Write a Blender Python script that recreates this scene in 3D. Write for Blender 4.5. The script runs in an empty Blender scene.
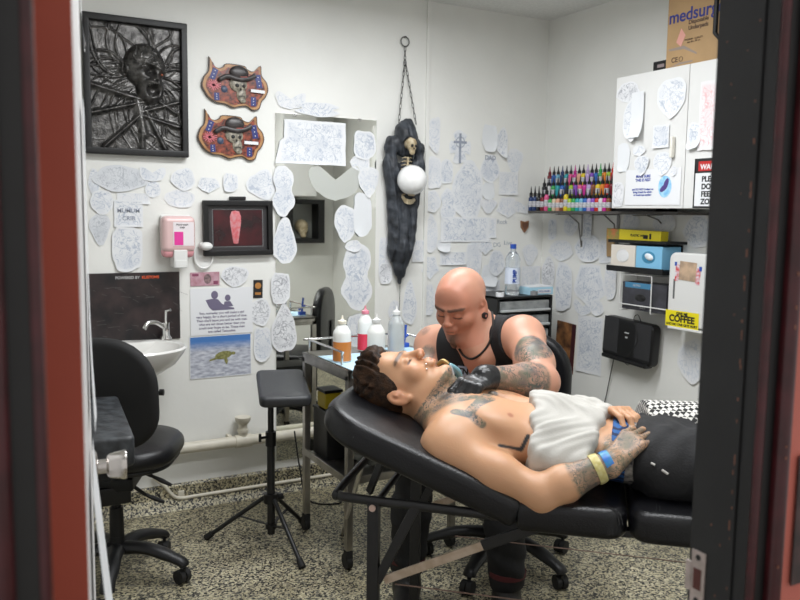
import bpy, bmesh, math, random
import numpy as np
from mathutils import Vector, Matrix
C = bpy.context.scene.collection
sc = bpy.context.scene
rnd = random.Random(7)
PI = math.pi
# ------------------------------------------------ camera
FPX, YAW, PITCH, ROLL, CAMH = 800.0, math.radians(28.8), math.radians(6.2), math.radians(0.8), 1.40
Fv = Vector((math.sin(YAW)*math.cos(PITCH), math.cos(YAW)*math.cos(PITCH), -math.sin(PITCH)))
R0 = Vector((math.cos(YAW), -math.sin(YAW), 0)); U0 = R0.cross(Fv)
Rv = R0*math.cos(ROLL)+U0*math.sin(ROLL); Uv = -R0*math.sin(ROLL)+U0*math.cos(ROLL)
CP = Vector((0, 0, CAMH))
cd = bpy.data.cameras.new('camera'); cam = bpy.data.objects.new('camera', cd); C.objects.link(cam)
cd.sensor_width = 36; cd.lens = 36.0*FPX/800; cd.clip_start = .02
cd.dof.use_dof = True; cd.dof.focus_distance = 2.6; cd.dof.aperture_fstop = 6.3
m = Matrix((Rv, Uv, -Fv)).transposed().to_4x4(); m.translation = CP; cam.matrix_world = m
sc.camera = cam
# ------------------------------------------------ world, lights, exposure
w = bpy.data.worlds.new('world'); sc.world = w; w.use_nodes = True
w.node_tree.nodes['Background'].inputs[0].default_value = (.93, .90, .88, 1)
w.node_tree.nodes['Background'].inputs[1].default_value = .75
def area(name, loc, size, energy, col, rot=(0, 0, 0), sy=None):
    l = bpy.data.lights.new(name, 'AREA'); l.energy = energy; l.color = col; l.size = size
    if sy: l.shape = 'RECTANGLE'; l.size_y = sy
    o = bpy.data.objects.new(name, l); o.location = loc; o.rotation_euler = rot; C.objects.link(o); return o
area('ceiling_lamp_light', (1.45, 2.62, 2.42), 1.2, 29, (.96, .98, 1.0), sy=.28)
area('ceiling_lamp_light', (1.35, 1.50, 2.42), 1.2, 21, (.96, .98, 1.0), sy=.28)
sc.view_settings.view_transform = 'Standard'; sc.view_settings.look = 'None'
sc.view_settings.gamma = 1; sc.view_settings.use_curve_mapping = False
sc.view_settings.exposure = 0.0
# ------------------------------------------------ pixel -> plane helpers (real planes of the room)
YB, XR, ZC = 3.717, 2.988, 2.50
def ray(px, py): return Fv + Rv*((px-400)/FPX) - Uv*((py-300)/FPX)
def P(px, py, d): return CP + ray(px, py)*d
def on(px, py, ax, v):
    r = ray(px, py); t = (v-CP[ax])/r[ax]; return CP + r*t
def Fback(px, py, off=0.0, rot=0.0, y=None):       # frame on the back wall: x right, y up, z out of the wall
    p = on(px, py, 1, (YB-off) if y is None else y)
    return Matrix.Translation(p) @ Matrix(((1, 0, 0), (0, 0, -1), (0, 1, 0))).to_4x4() @ Matrix.Rotation(rot, 4, 'Z')
def Fright(px, py, off=0.0, rot=0.0, x=None):
    p = on(px, py, 0, (XR-off) if x is None else x)
    return Matrix.Translation(p) @ Matrix(((0, 0, -1), (-1, 0, 0), (0, 1, 0))).to_4x4() @ Matrix.Rotation(rot, 4, 'Z')
def wh(F, px0, py0, px1, py1):                      # size on the frame's plane of a pixel box
    inv = F.inverted(); n = F.to_3x3() @ Vector((0, 0, 1)); p0 = F.translation
    out = []
    for q in ((px0, (py0+py1)/2), (px1, (py0+py1)/2), ((px0+px1)/2, py0), ((px0+px1)/2, py1)):
        r = ray(*q); t = (p0-CP).dot(n)/r.dot(n); out.append(inv @ (CP+r*t))
    return out[1].x-out[0].x, out[2].y-out[3].y
# ------------------------------------------------ materials
MATS = {}
def mat(name, col, rough=.5, metal=0, var=0, vscale=20, bump=0, bscale=60, spec=.5, alpha=1, trans=0, emit=0, coat=0, col2=None, sub=0):
    if name in MATS: return MATS[name]
    m = bpy.data.materials.new(name); m.use_nodes = True; nt = m.node_tree; b = nt.nodes['Principled BSDF']
    c = (*col, 1); b.inputs['Base Color'].default_value = c; b.inputs['Roughness'].default_value = rough
    b.inputs['Metallic'].default_value = metal; b.inputs['Specular IOR Level'].default_value = spec
    b.inputs['Transmission Weight'].default_value = trans; b.inputs['Alpha'].default_value = alpha
    b.inputs['Coat Weight'].default_value = coat
    if sub: b.inputs['Subsurface Weight'].default_value = sub; b.inputs['Subsurface Radius'].default_value = (.02, .008, .004); b.inputs['Subsurface Scale'].default_value = .5
    if emit: b.inputs['Emission Color'].default_value = c; b.inputs['Emission Strength'].default_value = emit
    tc = nt.nodes.new('ShaderNodeTexCoord')
    if var or col2:
        n = nt.nodes.new('ShaderNodeTexNoise'); n.inputs['Scale'].default_value = vscale; n.inputs['Detail'].default_value = 5
        nt.links.new(tc.outputs['Object'], n.inputs['Vector'])
        r = nt.nodes.new('ShaderNodeValToRGB'); r.color_ramp.elements[0].position = .35; r.color_ramp.elements[1].position = .65
        c2 = col2 if col2 else tuple(min(1, x*(1+var)) for x in col)
        r.color_ramp.elements[0].color = (*(col if col2 else tuple(x*(1-var) for x in col)), 1); r.color_ramp.elements[1].color = (*c2, 1)
        nt.links.new(n.outputs['Fac'], r.inputs['Fac']); nt.links.new(r.outputs['Color'], b.inputs['Base Color'])
    if bump:
        n = nt.nodes.new('ShaderNodeTexNoise'); n.inputs['Scale'].default_value = bscale; n.inputs['Detail'].default_value = 4
        nt.links.new(tc.outputs['Object'], n.inputs['Vector'])
        bp = nt.nodes.new('ShaderNodeBump'); bp.inputs['Strength'].default_value = bump; bp.inputs['Distance'].default_value = .004
        nt.links.new(n.outputs['Fac'], bp.inputs['Height']); nt.links.new(bp.outputs['Normal'], b.inputs['Normal'])
    MATS[name] = m; return m
def nd(nt, t, **kw):
    n = nt.nodes.new(t)
    for k, v in kw.items():
        if hasattr(n, k): setattr(n, k, v)
        else: n.inputs[k.replace('_', ' ')].default_value = v
    return n
WALL = mat('wall_paint', (.80, .80, .765), .55, var=.03, vscale=2.5, bump=.15, bscale=40)
CEIL = mat('ceiling_paint', (.78, .78, .76), .8, var=.05, vscale=60)
BLEA = mat('black_leather', (.0045, .0045, .006), .33, bump=.25, bscale=220, var=.2, vscale=8, spec=.4)
DUSTY = mat('dusty_black_leather', (.012, .013, .015), .45, bump=.5, bscale=60, col2=(.05, .056, .062), vscale=26)
BPLA = mat('black_plastic', (.007, .007, .0075), .42, spec=.4)
BMET = mat('black_painted_metal', (.008, .008, .009), .4, bump=.1)
STEEL = mat('brushed_steel', (.42, .40, .37), .33, 1, var=.15, vscale=14)
CHROME = mat('chrome', (.75, .75, .74), .12, 1)
ALU = mat('satin_aluminium', (.62, .60, .57), .32, 1, var=.1)
WHITEP = mat('white_plastic', (.75, .75, .73), .35)
WPAINT = mat('white_cabinet', (.73, .73, .715), .4, var=.02, vscale=4)
CREAM = mat('cream_pipe_paint', (.66, .62, .52), .4, var=.08, vscale=12)
CERAM = mat('white_ceramic', (.80, .79, .76), .15)
MAROON = mat('maroon_gloss', (.055, .008, .011), .3, var=.3, vscale=30)
BFRAME = mat('black_frame_paint', (.007, .0075, .008), .5, var=.25, vscale=14, bump=.1)
REDW = mat('red_wall_paint', (.60, .165, .125), .6, var=.1, vscale=3)
REDD = mat('red_door_edge_paint', (.42, .075, .042), .55, var=.07, vscale=5)
YEL = mat('yellow_card', (.75, .62, .02), .5)
BLUE = mat('light_blue_paper', (.48, .68, .80), .7, var=.06)
CARD = mat('brown_cardboard', (.42, .27, .13), .7, var=.06, vscale=10)
INK = mat('black_ink', (.01, .01, .01), .6)
INKB = mat('blue_ink', (.05, .08, .35), .6)
WPAP = mat('white_paper', (.78, .79, .81), .7)
REDI = mat('red_ink', (.5, .02, .02), .5)
BONE = mat('aged_bone', (.34, .26, .15), .5, col2=(.56, .48, .33), vscale=40)
RUBB = mat('black_rubber', (.01, .01, .01), .7)
# ------------------------------------------------ mesh builder
class MB:
    def __init__(s): s.bm = bmesh.new(); s.hb = False
    def _x(s, vs, M):
        if M is not None: bmesh.ops.transform(s.bm, matrix=M, verts=vs)
    def box(s, c, sz, bev=0, M=None, seg=2, rz=0, rx=0, ry=0):
        s.hb = s.hb or bev > 0
        r = bmesh.ops.create_cube(s.bm, size=1)['verts']
        bmesh.ops.scale(s.bm, vec=sz, verts=r)
        if bev:
            es = list({e for v in r for e in v.link_edges})
            g = bmesh.ops.bevel(s.bm, geom=es, offset=min(bev, min(sz)*.499), segments=seg, affect='EDGES', profile=.5)
            r = list({v for f in g['faces'] for v in f.verts})
        T = Matrix.Translation(c) @ Matrix.Rotation(rz, 4, 'Z') @ Matrix.Rotation(ry, 4, 'Y') @ Matrix.Rotation(rx, 4, 'X')
        s._x(r, T if M is None else M @ T); return s
    def tube(s, pts, r, n=10, closed=False, cap=True, flat=None):
        pts = [Vector(p) for p in pts]; rs = r if isinstance(r, (list, tuple)) else [r]*len(pts)
        N = len(pts); rings = []; up = None
        for i, p in enumerate(pts):
            a = pts[(i-1) % N] if (closed or i > 0) else p; b = pts[(i+1) % N] if (closed or i < N-1) else p
            t = (b-a).normalized()
            if up is None: up = Vector((0, 0, 1)) if abs(t.z) < .9 else Vector((1, 0, 0))
            u = (up - t*up.dot(t)).normalized(); v = t.cross(u); up = u
            fu, fv = flat if flat else (1, 1)
            rings.append([s.bm.verts.new(p + u*math.cos(2*PI*k/n)*rs[i]*fu + v*math.sin(2*PI*k/n)*rs[i]*fv) for k in range(n)])
        for i in range(N if closed else N-1):
            A, B = rings[i], rings[(i+1) % N]
            for k in range(n): s.bm.faces.new((A[k], A[(k+1) % n], B[(k+1) % n], B[k]))
        if cap and not closed:
            s.bm.faces.new(rings[0][::-1]); s.bm.faces.new(rings[-1])
        return s
    def cyl(s, a, b, r, r2=None, n=20): return s.tube([a, b], [r, r if r2 is None else r2], n)
    def bar(s, a, b, w_, h_, up=(0, 0, 1), bev=.002):   # rectangular bar between two points
        a = Vector(a); b = Vector(b); t = b-a; L = t.length; t.normalize(); u = Vector(up); u = (u-t*u.dot(t)).normalized(); v = t.cross(u)
        M = Matrix((t, v, u)).transposed().to_4x4(); M.translation = (a+b)/2
        return s.box((0, 0, 0), (L, w_, h_), bev, M)
    def lathe(s, prof, n=24, M=None, sx=1, sy=1):
        rings = []; vs = []
        for r, z in prof:
            if r < 1e-5: rings.append([s.bm.verts.new((0, 0, z))])
            else: rings.append([s.bm.verts.new((r*math.cos(2*PI*k/n)*sx, r*math.sin(2*PI*k/n)*sy, z)) for k in range(n)])
            vs += rings[-1]
        for A, B in zip(rings, rings[1:]):
            for k in range(n):
                k2 = (k+1) % n
                if len(A) == 1 and len(B) == 1: continue
                if len(A) == 1: s.bm.faces.new((A[0], B[k2], B[k]))
                elif len(B) == 1: s.bm.faces.new((A[k], A[k2], B[0]))
                else: s.bm.faces.new((A[k], A[k2], B[k2], B[k]))
        s._x(vs, M); return s
    def sph(s, c, r, n=16, M=None, rot=None):
        vs = bmesh.ops.create_uvsphere(s.bm, u_segments=n, v_segments=max(6, n*2//3), radius=1)['verts']
        rr = r if isinstance(r, (tuple, list)) else (r, r, r)
        T = Matrix.Translation(c) @ (rot.to_4x4() if rot else Matrix.Identity(4)) @ Matrix.Diagonal((*rr, 1))
        s._x(vs, T if M is None else M @ T); return s
    def poly(s, pts, z0, z1=None, M=None):
        a = [s.bm.verts.new((x, y, z0)) for x, y in pts]; vs = list(a)
        if z1 is None: s.bm.faces.new(a)
        else:
            b = [s.bm.verts.new((x, y, z1)) for x, y in pts]; vs += b; n = len(pts)
            s.bm.faces.new(a[::-1]); s.bm.faces.new(b)
            for k in range(n): s.bm.faces.new((a[k], a[(k+1) % n], b[(k+1) % n], b[k]))
        s._x(vs, M); return s
    def build(s, name, m, parent=None, smooth=True, M=None, world=False):
        bmesh.ops.recalc_face_normals(s.bm, faces=s.bm.faces[:])
        me = bpy.data.meshes.new(name)
        if smooth:
            for f in s.bm.faces: f.smooth = True
            for e in s.bm.edges:
                if len(e.link_faces) == 2 and e.calc_face_angle(0) > .7: e.smooth = False
        s.bm.to_mesh(me); s.bm.free()
        if m: me.materials.append(m)
        o = link(name, me, parent, M, world)
        if smooth and s.hb: wn = o.modifiers.new('wn', 'WEIGHTED_NORMAL'); wn.keep_sharp = True
        return o
def link(name, me, parent=None, M=None, world=False):
    o = bpy.data.objects.new(name, me); C.objects.link(o)
    if parent is not None:
        o.parent = parent
        if world:
            W = ROOTM(parent); me.transform(W.inverted())
        if M is not None: o.matrix_local = M
    elif M is not None: o.matrix_world = M
    return o
def ROOTM(o):
    M = o.matrix_basis.copy(); p = o.parent
    while p is not None: M = p.matrix_basis @ M; p = p.parent
    return M
def tag(o, label, cat, group=None):
    o['label'] = label; o['category'] = cat
    if group: o['group'] = group
    return o
def thing(name, label, cat, M=None, group=None):
    o = bpy.data.objects.new(name, None); C.objects.link(o); o.empty_display_size = .05
    if M is not None:
        if not isinstance(M, Matrix): M = Matrix.Translation(M)
        o.matrix_basis = M
    return tag(o, label, cat, group)
def struct(o): o['kind'] = 'structure'; return o
def copy_tree(o, parent=None):
    c = o.copy(); C.objects.link(c)
    if parent is not None: c.parent = parent
    for ch in list(o.children): copy_tree(ch, c)
    return c
def text(s, size, m, name, parent, M, depth=.0004, bold=0.0, align='CENTER', sx=1):
    cu = bpy.data.curves.new(name, 'FONT'); cu.body = s; cu.size = size; cu.extrude = depth; cu.offset = bold
    cu.align_x = align; cu.align_y = 'CENTER'
    t = bpy.data.objects.new('t', cu); C.objects.link(t)
    dg = bpy.context.evaluated_depsgraph_get(); dg.update()
    me = bpy.data.meshes.new_from_object(t.evaluated_get(dg)); bpy.data.objects.remove(t)
    me.materials.clear(); me.materials.append(m); me.name = name
    if sx != 1: me.transform(Matrix.Diagonal((sx, 1, 1, 1)))
    me.transform(M)
    return link(name, me, parent)
TR = Matrix.Translation
def bez(p0, p1, p2, n=8):
    p0, p1, p2 = map(Vector, (p0, p1, p2)); return [p0*(1-t)**2+p1*2*t*(1-t)+p2*t*t for t in [i/n for i in range(n+1)]]
def smoothpath(pts, n=6):
    pts = [Vector(p) for p in pts]; out = []
    for i in range(len(pts)-1):
        a = pts[max(0, i-1)]; b = pts[i]; c = pts[i+1]; d = pts[min(len(pts)-1, i+2)]
        for k in range(n):
            t = k/n; out.append(.5*((2*b)+(c-a)*t+(2*a-5*b+4*c-d)*t*t+(3*b-a-3*c+d)*t**3))
    return out+[pts[-1]]
# ------------------------------------------------ room shell
def terrazzo():
    m = bpy.data.materials.new('speckled_terrazzo'); m.use_nodes = True; nt = m.node_tree; b = nt.nodes['Principled BSDF']
    tc = nd(nt, 'ShaderNodeTexCoord'); 
    nz = nd(nt, 'ShaderNodeTexNoise', Scale=60.0); mixv = nd(nt, 'ShaderNodeVectorMath', operation='MULTIPLY_ADD'); mixv.inputs[1].default_value = (.016,)*3
    nt.links.new(tc.outputs['Object'], nz.inputs['Vector']); nt.links.new(nz.outputs['Color'], mixv.inputs[0]); nt.links.new(tc.outputs['Object'], mixv.inputs[2])
    v = nd(nt, 'ShaderNodeTexVoronoi', Scale=150.0); nt.links.new(mixv.outputs[0], v.inputs['Vector'])
    sp = nd(nt, 'ShaderNodeSeparateColor'); nt.links.new(v.outputs['Color'], sp.inputs[0])
    r = nd(nt, 'ShaderNodeValToRGB'); r.color_ramp.interpolation = 'CONSTANT'; e = r.color_ramp.elements
    e[0].position = 0; e[0].color = (.012, .012, .012, 1); e[1].position = .30; e[1].color = (.37, .325, .205, 1)
    for p, c in ((.37, (.08, .075, .06)), (.44, (.45, .405, .265)), (.62, (.27, .245, .18)), (.75, (.56, .51, .35)), (.93, (.20, .19, .15))):
        x = e.new(p); x.color = (*c, 1)
    nt.links.new(sp.outputs[0], r.inputs['Fac'])
    n2 = nd(nt, 'ShaderNodeTexNoise', Scale=3.2); n2.inputs['Detail'].default_value = 6; nt.links.new(tc.outputs['Object'], n2.inputs['Vector'])
    r2 = nd(nt, 'ShaderNodeValToRGB'); r2.color_ramp.elements[0].position = .33; r2.color_ramp.elements[0].color = (.5, .48, .42, 1); r2.color_ramp.elements[1].position = .55; r2.color_ramp.elements[1].color = (1, 1, 1, 1)
    nt.links.new(n2.outputs['Fac'], r2.inputs['Fac'])
    mx = nd(nt, 'ShaderNodeMix', data_type='RGBA', blend_type='MULTIPLY'); mx.inputs[0].default_value = .7
    nt.links.new(r.outputs['Color'], mx.inputs[6]); nt.links.new(r2.outputs['Color'], mx.inputs[7]); nt.links.new(mx.outputs[2], b.inputs['Base Color'])
    b.inputs['Roughness'].default_value = .42
    return m
TERR = terrazzo()
XL = -.45; YD0, YD1 = .60, .70     # left wall; door wall from YD0 (corridor side) to YD1 (room side)
struct(MB().box((1.2, 1.2, -.05), (4.4, 5.6, .1)).build('floor', TERR))
struct(MB().box((1.27, 2.2, ZC+.05), (3.6, 3.2, .1)).build('ceiling', CEIL))
struct(MB().box((1.27, YB+.05, 1.25), (3.6, .1, 2.5)).build('wall_back', WALL))
struct(MB().box((XR+.05, 2.18, 1.25), (.1, 3.2, 2.5)).build('wall_right', WALL))
struct(MB().box((XL-.05, 2.18, 1.25), (.1, 3.2, 2.5)).build('wall_left', WALL))
DX0, DX1, DH = .050, .825, 2.30
mw = MB()
mw.box(((XL-.1+DX0-.03)/2, (YD0+YD1)/2, 1.3), (DX0-.03-XL+.1, .098, 2.6)); mw.box(((DX1+.03+3.1)/2, (YD0+YD1)/2, 1.3), (3.1-DX1-.03, .098, 2.6))
mw.box(((DX0+DX1)/2, (YD0+YD1)/2, (DH+.03+2.6)/2), (DX1-DX0+.06, .098, 2.6-DH-.03)); fw = mw.build('wall_front', WALL); struct(fw)
fw.data.materials.append(REDW)
for p in fw.data.polygons:
    if p.normal.y < -.5: p.material_index = 1
# baseboard of terrazzo on the back wall, sloping cove
bb = MB(); n = 120
bb.poly([(0, 0), (.055, 0), (.03, .02), (.014, .05), (.012, .105), (0, .115)], -.50, 2.99, M=Matrix(((0, 0, 1, 0), (-1, 0, 0, YB), (0, 1, 0, 0), (0, 0, 0, 1))))
struct(bb.build('baseboard_back', TERR, smooth=False))
# vertical joint cover on back wall
q = on(427, 60, 1, YB)
struct(MB().box((q.x+.005, YB-.006, 1.62), (.022, .012, 1.76), .003).build('trim_1', WALL))
# ceiling grid trims
cg = MB()
for yy in (1.3, 1.9, 2.5, 3.1): cg.box((1.27, yy, ZC-.002), (3.5, .02, .006))
for xx in (.3, 1.2, 2.1): cg.box((xx, 2.2, ZC-.0015), (.02, 3.0, .006))
struct(cg.build('trim_2', WHITEP))
# door frame: right reveal + architrave mouldings, left the same
def jamb(side):
    s = 1 if side == 'right' else -1; x0 = DX1 if s > 0 else DX0
    m = MB()
    m.box((x0+s*.015, .668, 1.25), (.03, .066, 2.5), .002)
    o = struct(m.build('trim_3' if s > 0 else 'trim_4', BFRAME))
    m = MB(); m.box((x0+s*.047, .623, 1.25), (.088, .030, 2.5), .004)
    m.box((x0+s*.066, .606, 1.25), (.040, .010, 2.5), .004)
    struct(m.build('trim_5' if s > 0 else 'trim_6', BFRAME))
    m = MB(); m.cyl((x0+s*.006, .612, 0), (x0+s*.006, .612, 2.5), .0055, n=12)
    m.cyl((x0+s*.036, .604, 0), (x0+s*.036, .604, 2.5), .011, n=16)
    struct(m.build('trim_7' if s > 0 else 'trim_8', MAROON))
jamb('right'); jamb('left')
m = MB(); m.box(((DX0+DX1)/2, .65, DH+.015), (DX1-DX0+.16, .12, .03), .002); struct(m.build('trim_9', BFRAME))
# chips in the paint of the right jamb
CHIP = mat('bare_chipped_wood', (.26, .11, .07), .7)
m = MB(); rc = random.Random(3)
for i in range(34):
    zz = rc.choice([rc.uniform(1.1, 1.75), rc.uniform(.9, 1.5)]); L = rc.uniform(.0015, .007)*(1 if rc.random() < .7 else 2.0)
    m.box((DX1+.001, .640+rc.uniform(-.001, .002), zz), (.0035, rc.uniform(.001, .0022), L), .0008)
for i in range(14):
    m.box((DX1+.036+rc.uniform(-.006, .0), .5935, rc.uniform(.8, 1.8)), (.0018, .0012, rc.uniform(.002, .006)))
for i in range(14):
    m.box((DX1-.0003, rc.uniform(.65, .69), rc.uniform(.9, 1.8)), (.0008, .0012, rc.uniform(.001, .003)))
struct(m.build('trim_10', CHIP))
# strike plate on the right reveal
q = on(691, 575, 0, DX1)
sp = thing('strike_plate', 'worn steel strike plate screwed to the black right door jamb', 'strike plate', TR((DX1, .688, q.z)))
WORN = mat('worn_paint_splashed_steel', (.42, .36, .33), .5, .4, col2=(.55, .47, .44), vscale=60)
MB().box((-.0012, -.004, 0), (.0024, .022, .075), .001).box((-.0012, .010, 0), (.0024, .012, .040), .001).build('plate', WORN, sp)
MB().box((-.003, -.004, 0), (.001, .012, .028), .0003).build('latch_hole', mat('rusty_hole', (.10, .03, .025), .7), sp)
for dz in (.029, -.029): MB().cyl((-.0026, -.004, dz), (-.0012, -.004, dz), .0042, n=12).build('screw', INK, sp)
# small dark poster on the red corridor wall
F = Matrix.Translation(on(800, 505, 1, .60-.003)) @ Matrix(((1, 0, 0), (0, 0, -1), (0, 1, 0))).to_4x4()
pz = thing('corridor_poster', 'dark poster on the red wall outside the doorway', 'poster', F)
MB().box((.055, -.02, 0), (.125, .165, .002)).build('sheet', mat('near_black_print', (.03, .025, .025), .6, col2=(.09, .05, .05), vscale=30), pz)
# ------------------------------------------------ the open door with knob
ang = math.atan2(.103, .75)
DM = Matrix.Translation((.0935, .775, 0)) @ Matrix.Rotation(-ang, 4, 'Z')   # local y along the door, +x its visible face
dr = bpy.data.objects.new('door_1', None); C.objects.link(dr); dr.matrix_basis = DM; dr['kind'] = 'structure'
DOORW = mat('white_door_paint', (.74, .73, .73), .5, var=.04, vscale=4)
MB().box((-.017, .3775, 1.14), (.034, .755, 2.27), .001).build('panel', DOORW, dr)
MB().box((-.0165, -.001, 1.14), (.033, .006, 2.27), .001).build('edge', REDD, dr)
kz = on(108, 460, 1, 1.50).z
k = MB(); K = Matrix.Translation((0, .70, kz)) @ Matrix.Rotation(PI/2, 4, 'Y')
k.lathe([(0, 0), (.031, 0), (.031, .004), (.026, .008), (.013, .010), (.013, .024), (.019, .026), (.0215, .030), (.0265, .054), (.0255, .058), (0, .059)], 32, K)
k.build('knob', CHROME if False else mat('satin_knob', (.60, .57, .54), .25, 1), dr)
# ------------------------------------------------ signed-distance sculpting
class Field:
    def __init__(s, lo, hi, h):
        s.lo = np.array(lo, float); s.h = h; s.n = np.ceil((np.array(hi)-s.lo)/h).astype(int)+1
        s.a = np.full(s.n, .2, np.float32)
    def win(s, lo, hi, pad):
        i0 = np.clip(np.floor((np.array(lo)-pad-s.lo)/s.h).astype(int), 0, s.n-1); i1 = np.clip(np.ceil((np.array(hi)+pad-s.lo)/s.h).astype(int)+1, 1, s.n)
        i1 = np.maximum(i1, i0+1)
        g = [s.lo[k]+s.h*np.arange(i0[k], i1[k]) for k in range(3)]
        return tuple(slice(i0[k], i1[k]) for k in range(3)), np.meshgrid(*g, indexing='ij', sparse=True)
    def put(s, fn, lo, hi, k=.01, op='+'):
        pad = k*1.5+s.h*4+.012
        sl, (x, y, z) = s.win(lo, hi, pad); d = fn(x, y, z).astype(np.float32); a = s.a[sl]
        if op == '-': d = -d; 
        if op == '+':
            hh = np.maximum(k-np.abs(a-d), 0)/k; s.a[sl] = np.minimum(a, d)-hh*hh*k*.25
        else:
            hh = np.maximum(k-np.abs(a-d), 0)/k; s.a[sl] = np.maximum(a, d)+hh*hh*k*.25
    def cap(s, a, b, ra, rb=None, k=.01, op='+'):
        rb = ra if rb is None else rb; a = np.array(a, float); b = np.array(b, float); ab = b-a; L = ab@ab+1e-12
        def fn(x, y, z):
            t = np.clip(((x-a[0])*ab[0]+(y-a[1])*ab[1]+(z-a[2])*ab[2])/L, 0, 1)
            return np.sqrt((x-a[0]-t*ab[0])**2+(y-a[1]-t*ab[1])**2+(z-a[2]-t*ab[2])**2)-(ra+(rb-ra)*t)
        R = max(ra, rb); s.put(fn, np.minimum(a, b)-R, np.maximum(a, b)+R, k, op)
    def ell(s, c, r, M=None, k=.01, op='+'):
        c = np.array(c, float); r = np.array(r, float); Mi = np.eye(3) if M is None else np.array(M)   # columns = axes
        def fn(x, y, z):
            X = [(x-c[0])*Mi[0, j]+(y-c[1])*Mi[1, j]+(z-c[2])*Mi[2, j] for j in range(3)]
            k0 = np.sqrt(sum((X[j]/r[j])**2 for j in range(3)))+1e-9; k1 = np.sqrt(sum((X[j]/r[j]**2)**2 for j in range(3)))+1e-9
            return k0*(k0-1)/k1
        R = np.abs(Mi)@r; s.put(fn, c-R, c+R, k, op)
    def plane(s, p, n, k=.004):                     # cut away the side n points to
        p = np.array(p, float); n = np.array(n, float); n /= np.linalg.norm(n)
        sl, (x, y, z) = s.win(s.lo, s.lo+s.h*s.n, 0); d = ((x-p[0])*n[0]+(y-p[1])*n[1]+(z-p[2])*n[2]).astype(np.float32)
        hh = np.maximum(k-np.abs(s.a-d), 0)/k; s.a = np.maximum(s.a, d)+hh*hh*k*.25
    def mod(s, fn):                                 # add displacement
        sl, (x, y, z) = s.win(s.lo, s.lo+s.h*s.n, 0); s.a += fn(x, y, z).astype(np.float32)
    def mesh(s, name, blur=1):
        a = s.a
        for _ in range(blur):
            for ax in range(3):
                b = a.copy(); sl0 = [slice(None)]*3; sl1 = [slice(None)]*3; slm = [slice(None)]*3
                sl0[ax] = slice(0, -2); sl1[ax] = slice(2, None); slm[ax] = slice(1, -1)
                b[tuple(slm)] = .25*a[tuple(sl0)]+.5*a[tuple(slm)]+.25*a[tuple(sl1)]; a = b
        a[0] = a[-1] = .1; a[:, 0] = a[:, -1] = .1; a[:, :, 0] = a[:, :, -1] = .1
        S = a < 0
        cnt = np.zeros(np.array(S.shape)-1, np.int8)
        for i in (0, 1):
            for j in (0, 1):
                for k in (0, 1): cnt += S[i:S.shape[0]-1+i, j:S.shape[1]-1+j, k:S.shape[2]-1+k]
        act = (cnt > 0) & (cnt < 8); idx = np.argwhere(act); lut = np.full(act.shape, -1, np.int32); lut[act] = np.arange(len(idx))
        acc = np.zeros((len(idx), 3)); num = np.zeros(len(idx))
        cor = [(i, j, k) for i in (0, 1) for j in (0, 1) for k in (0, 1)]
        for c0 in cor:
            for ax in range(3):
                if c0[ax]: continue
                c1 = list(c0); c1[ax] = 1
                v0 = a[idx[:, 0]+c0[0], idx[:, 1]+c0[1], idx[:, 2]+c0[2]]; v1 = a[idx[:, 0]+c1[0], idx[:, 1]+c1[1], idx[:, 2]+c1[2]]
                cr = (v0 < 0) != (v1 < 0); t = np.where(cr, v0/np.where(cr, v0-v1, 1), 0)
                p = np.tile(np.array(c0, float), (len(idx), 1)); p[:, ax] = t
                acc += p*cr[:, None]; num += cr
        V = s.lo+s.h*(idx+acc/num[:, None])
        Q = []
        for ax in range(3):
            o1, o2 = (ax+1) % 3, (ax+2) % 3
            A = [slice(0, -1) if k == ax else slice(1, -1) for k in range(3)]; B = [slice(1, None) if k == ax else slice(1, -1) for k in range(3)]
            s0 = S[tuple(A)]; s1 = S[tuple(B)]; e = np.argwhere(s0 != s1); 
            if not len(e): continue
            fl = s0[e[:, 0], e[:, 1], e[:, 2]]
            e = e+np.array([0 if k == ax else 1 for k in range(3)])
            def cell(d1, d2):
                c = e.copy(); c[:, o1] -= d1; c[:, o2] -= d2; return lut[c[:, 0], c[:, 1], c[:, 2]]
            q = np.stack([cell(1, 1), cell(0, 1), cell(0, 0), cell(1, 0)], 1); q[~fl] = q[~fl][:, ::-1]; Q.append(q)
        Q = np.concatenate(Q); Q = Q[(Q >= 0).all(1)]
        me = bpy.data.meshes.new(name); me.vertices.add(len(V)); me.vertices.foreach_set('co', V.astype(np.float32).ravel())
        me.loops.add(len(Q)*4); me.loops.foreach_set('vertex_index', Q.ravel().astype(np.int32)); me.polygons.add(len(Q))
        me.polygons.foreach_set('loop_start', np.arange(0, len(Q)*4, 4, dtype=np.int32)); me.polygons.foreach_set('use_smooth', np.ones(len(Q), bool))
        me.update(calc_edges=True); me.validate()
        s.V = V; return me
def attr(me, name, v):
    a = me.attributes.new(name, 'FLOAT', 'POINT'); a.data.foreach_set('value', np.asarray(v, np.float32))
def npM(M): return np.array([[M[i][j] for j in range(3)] for i in range(3)])
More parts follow.
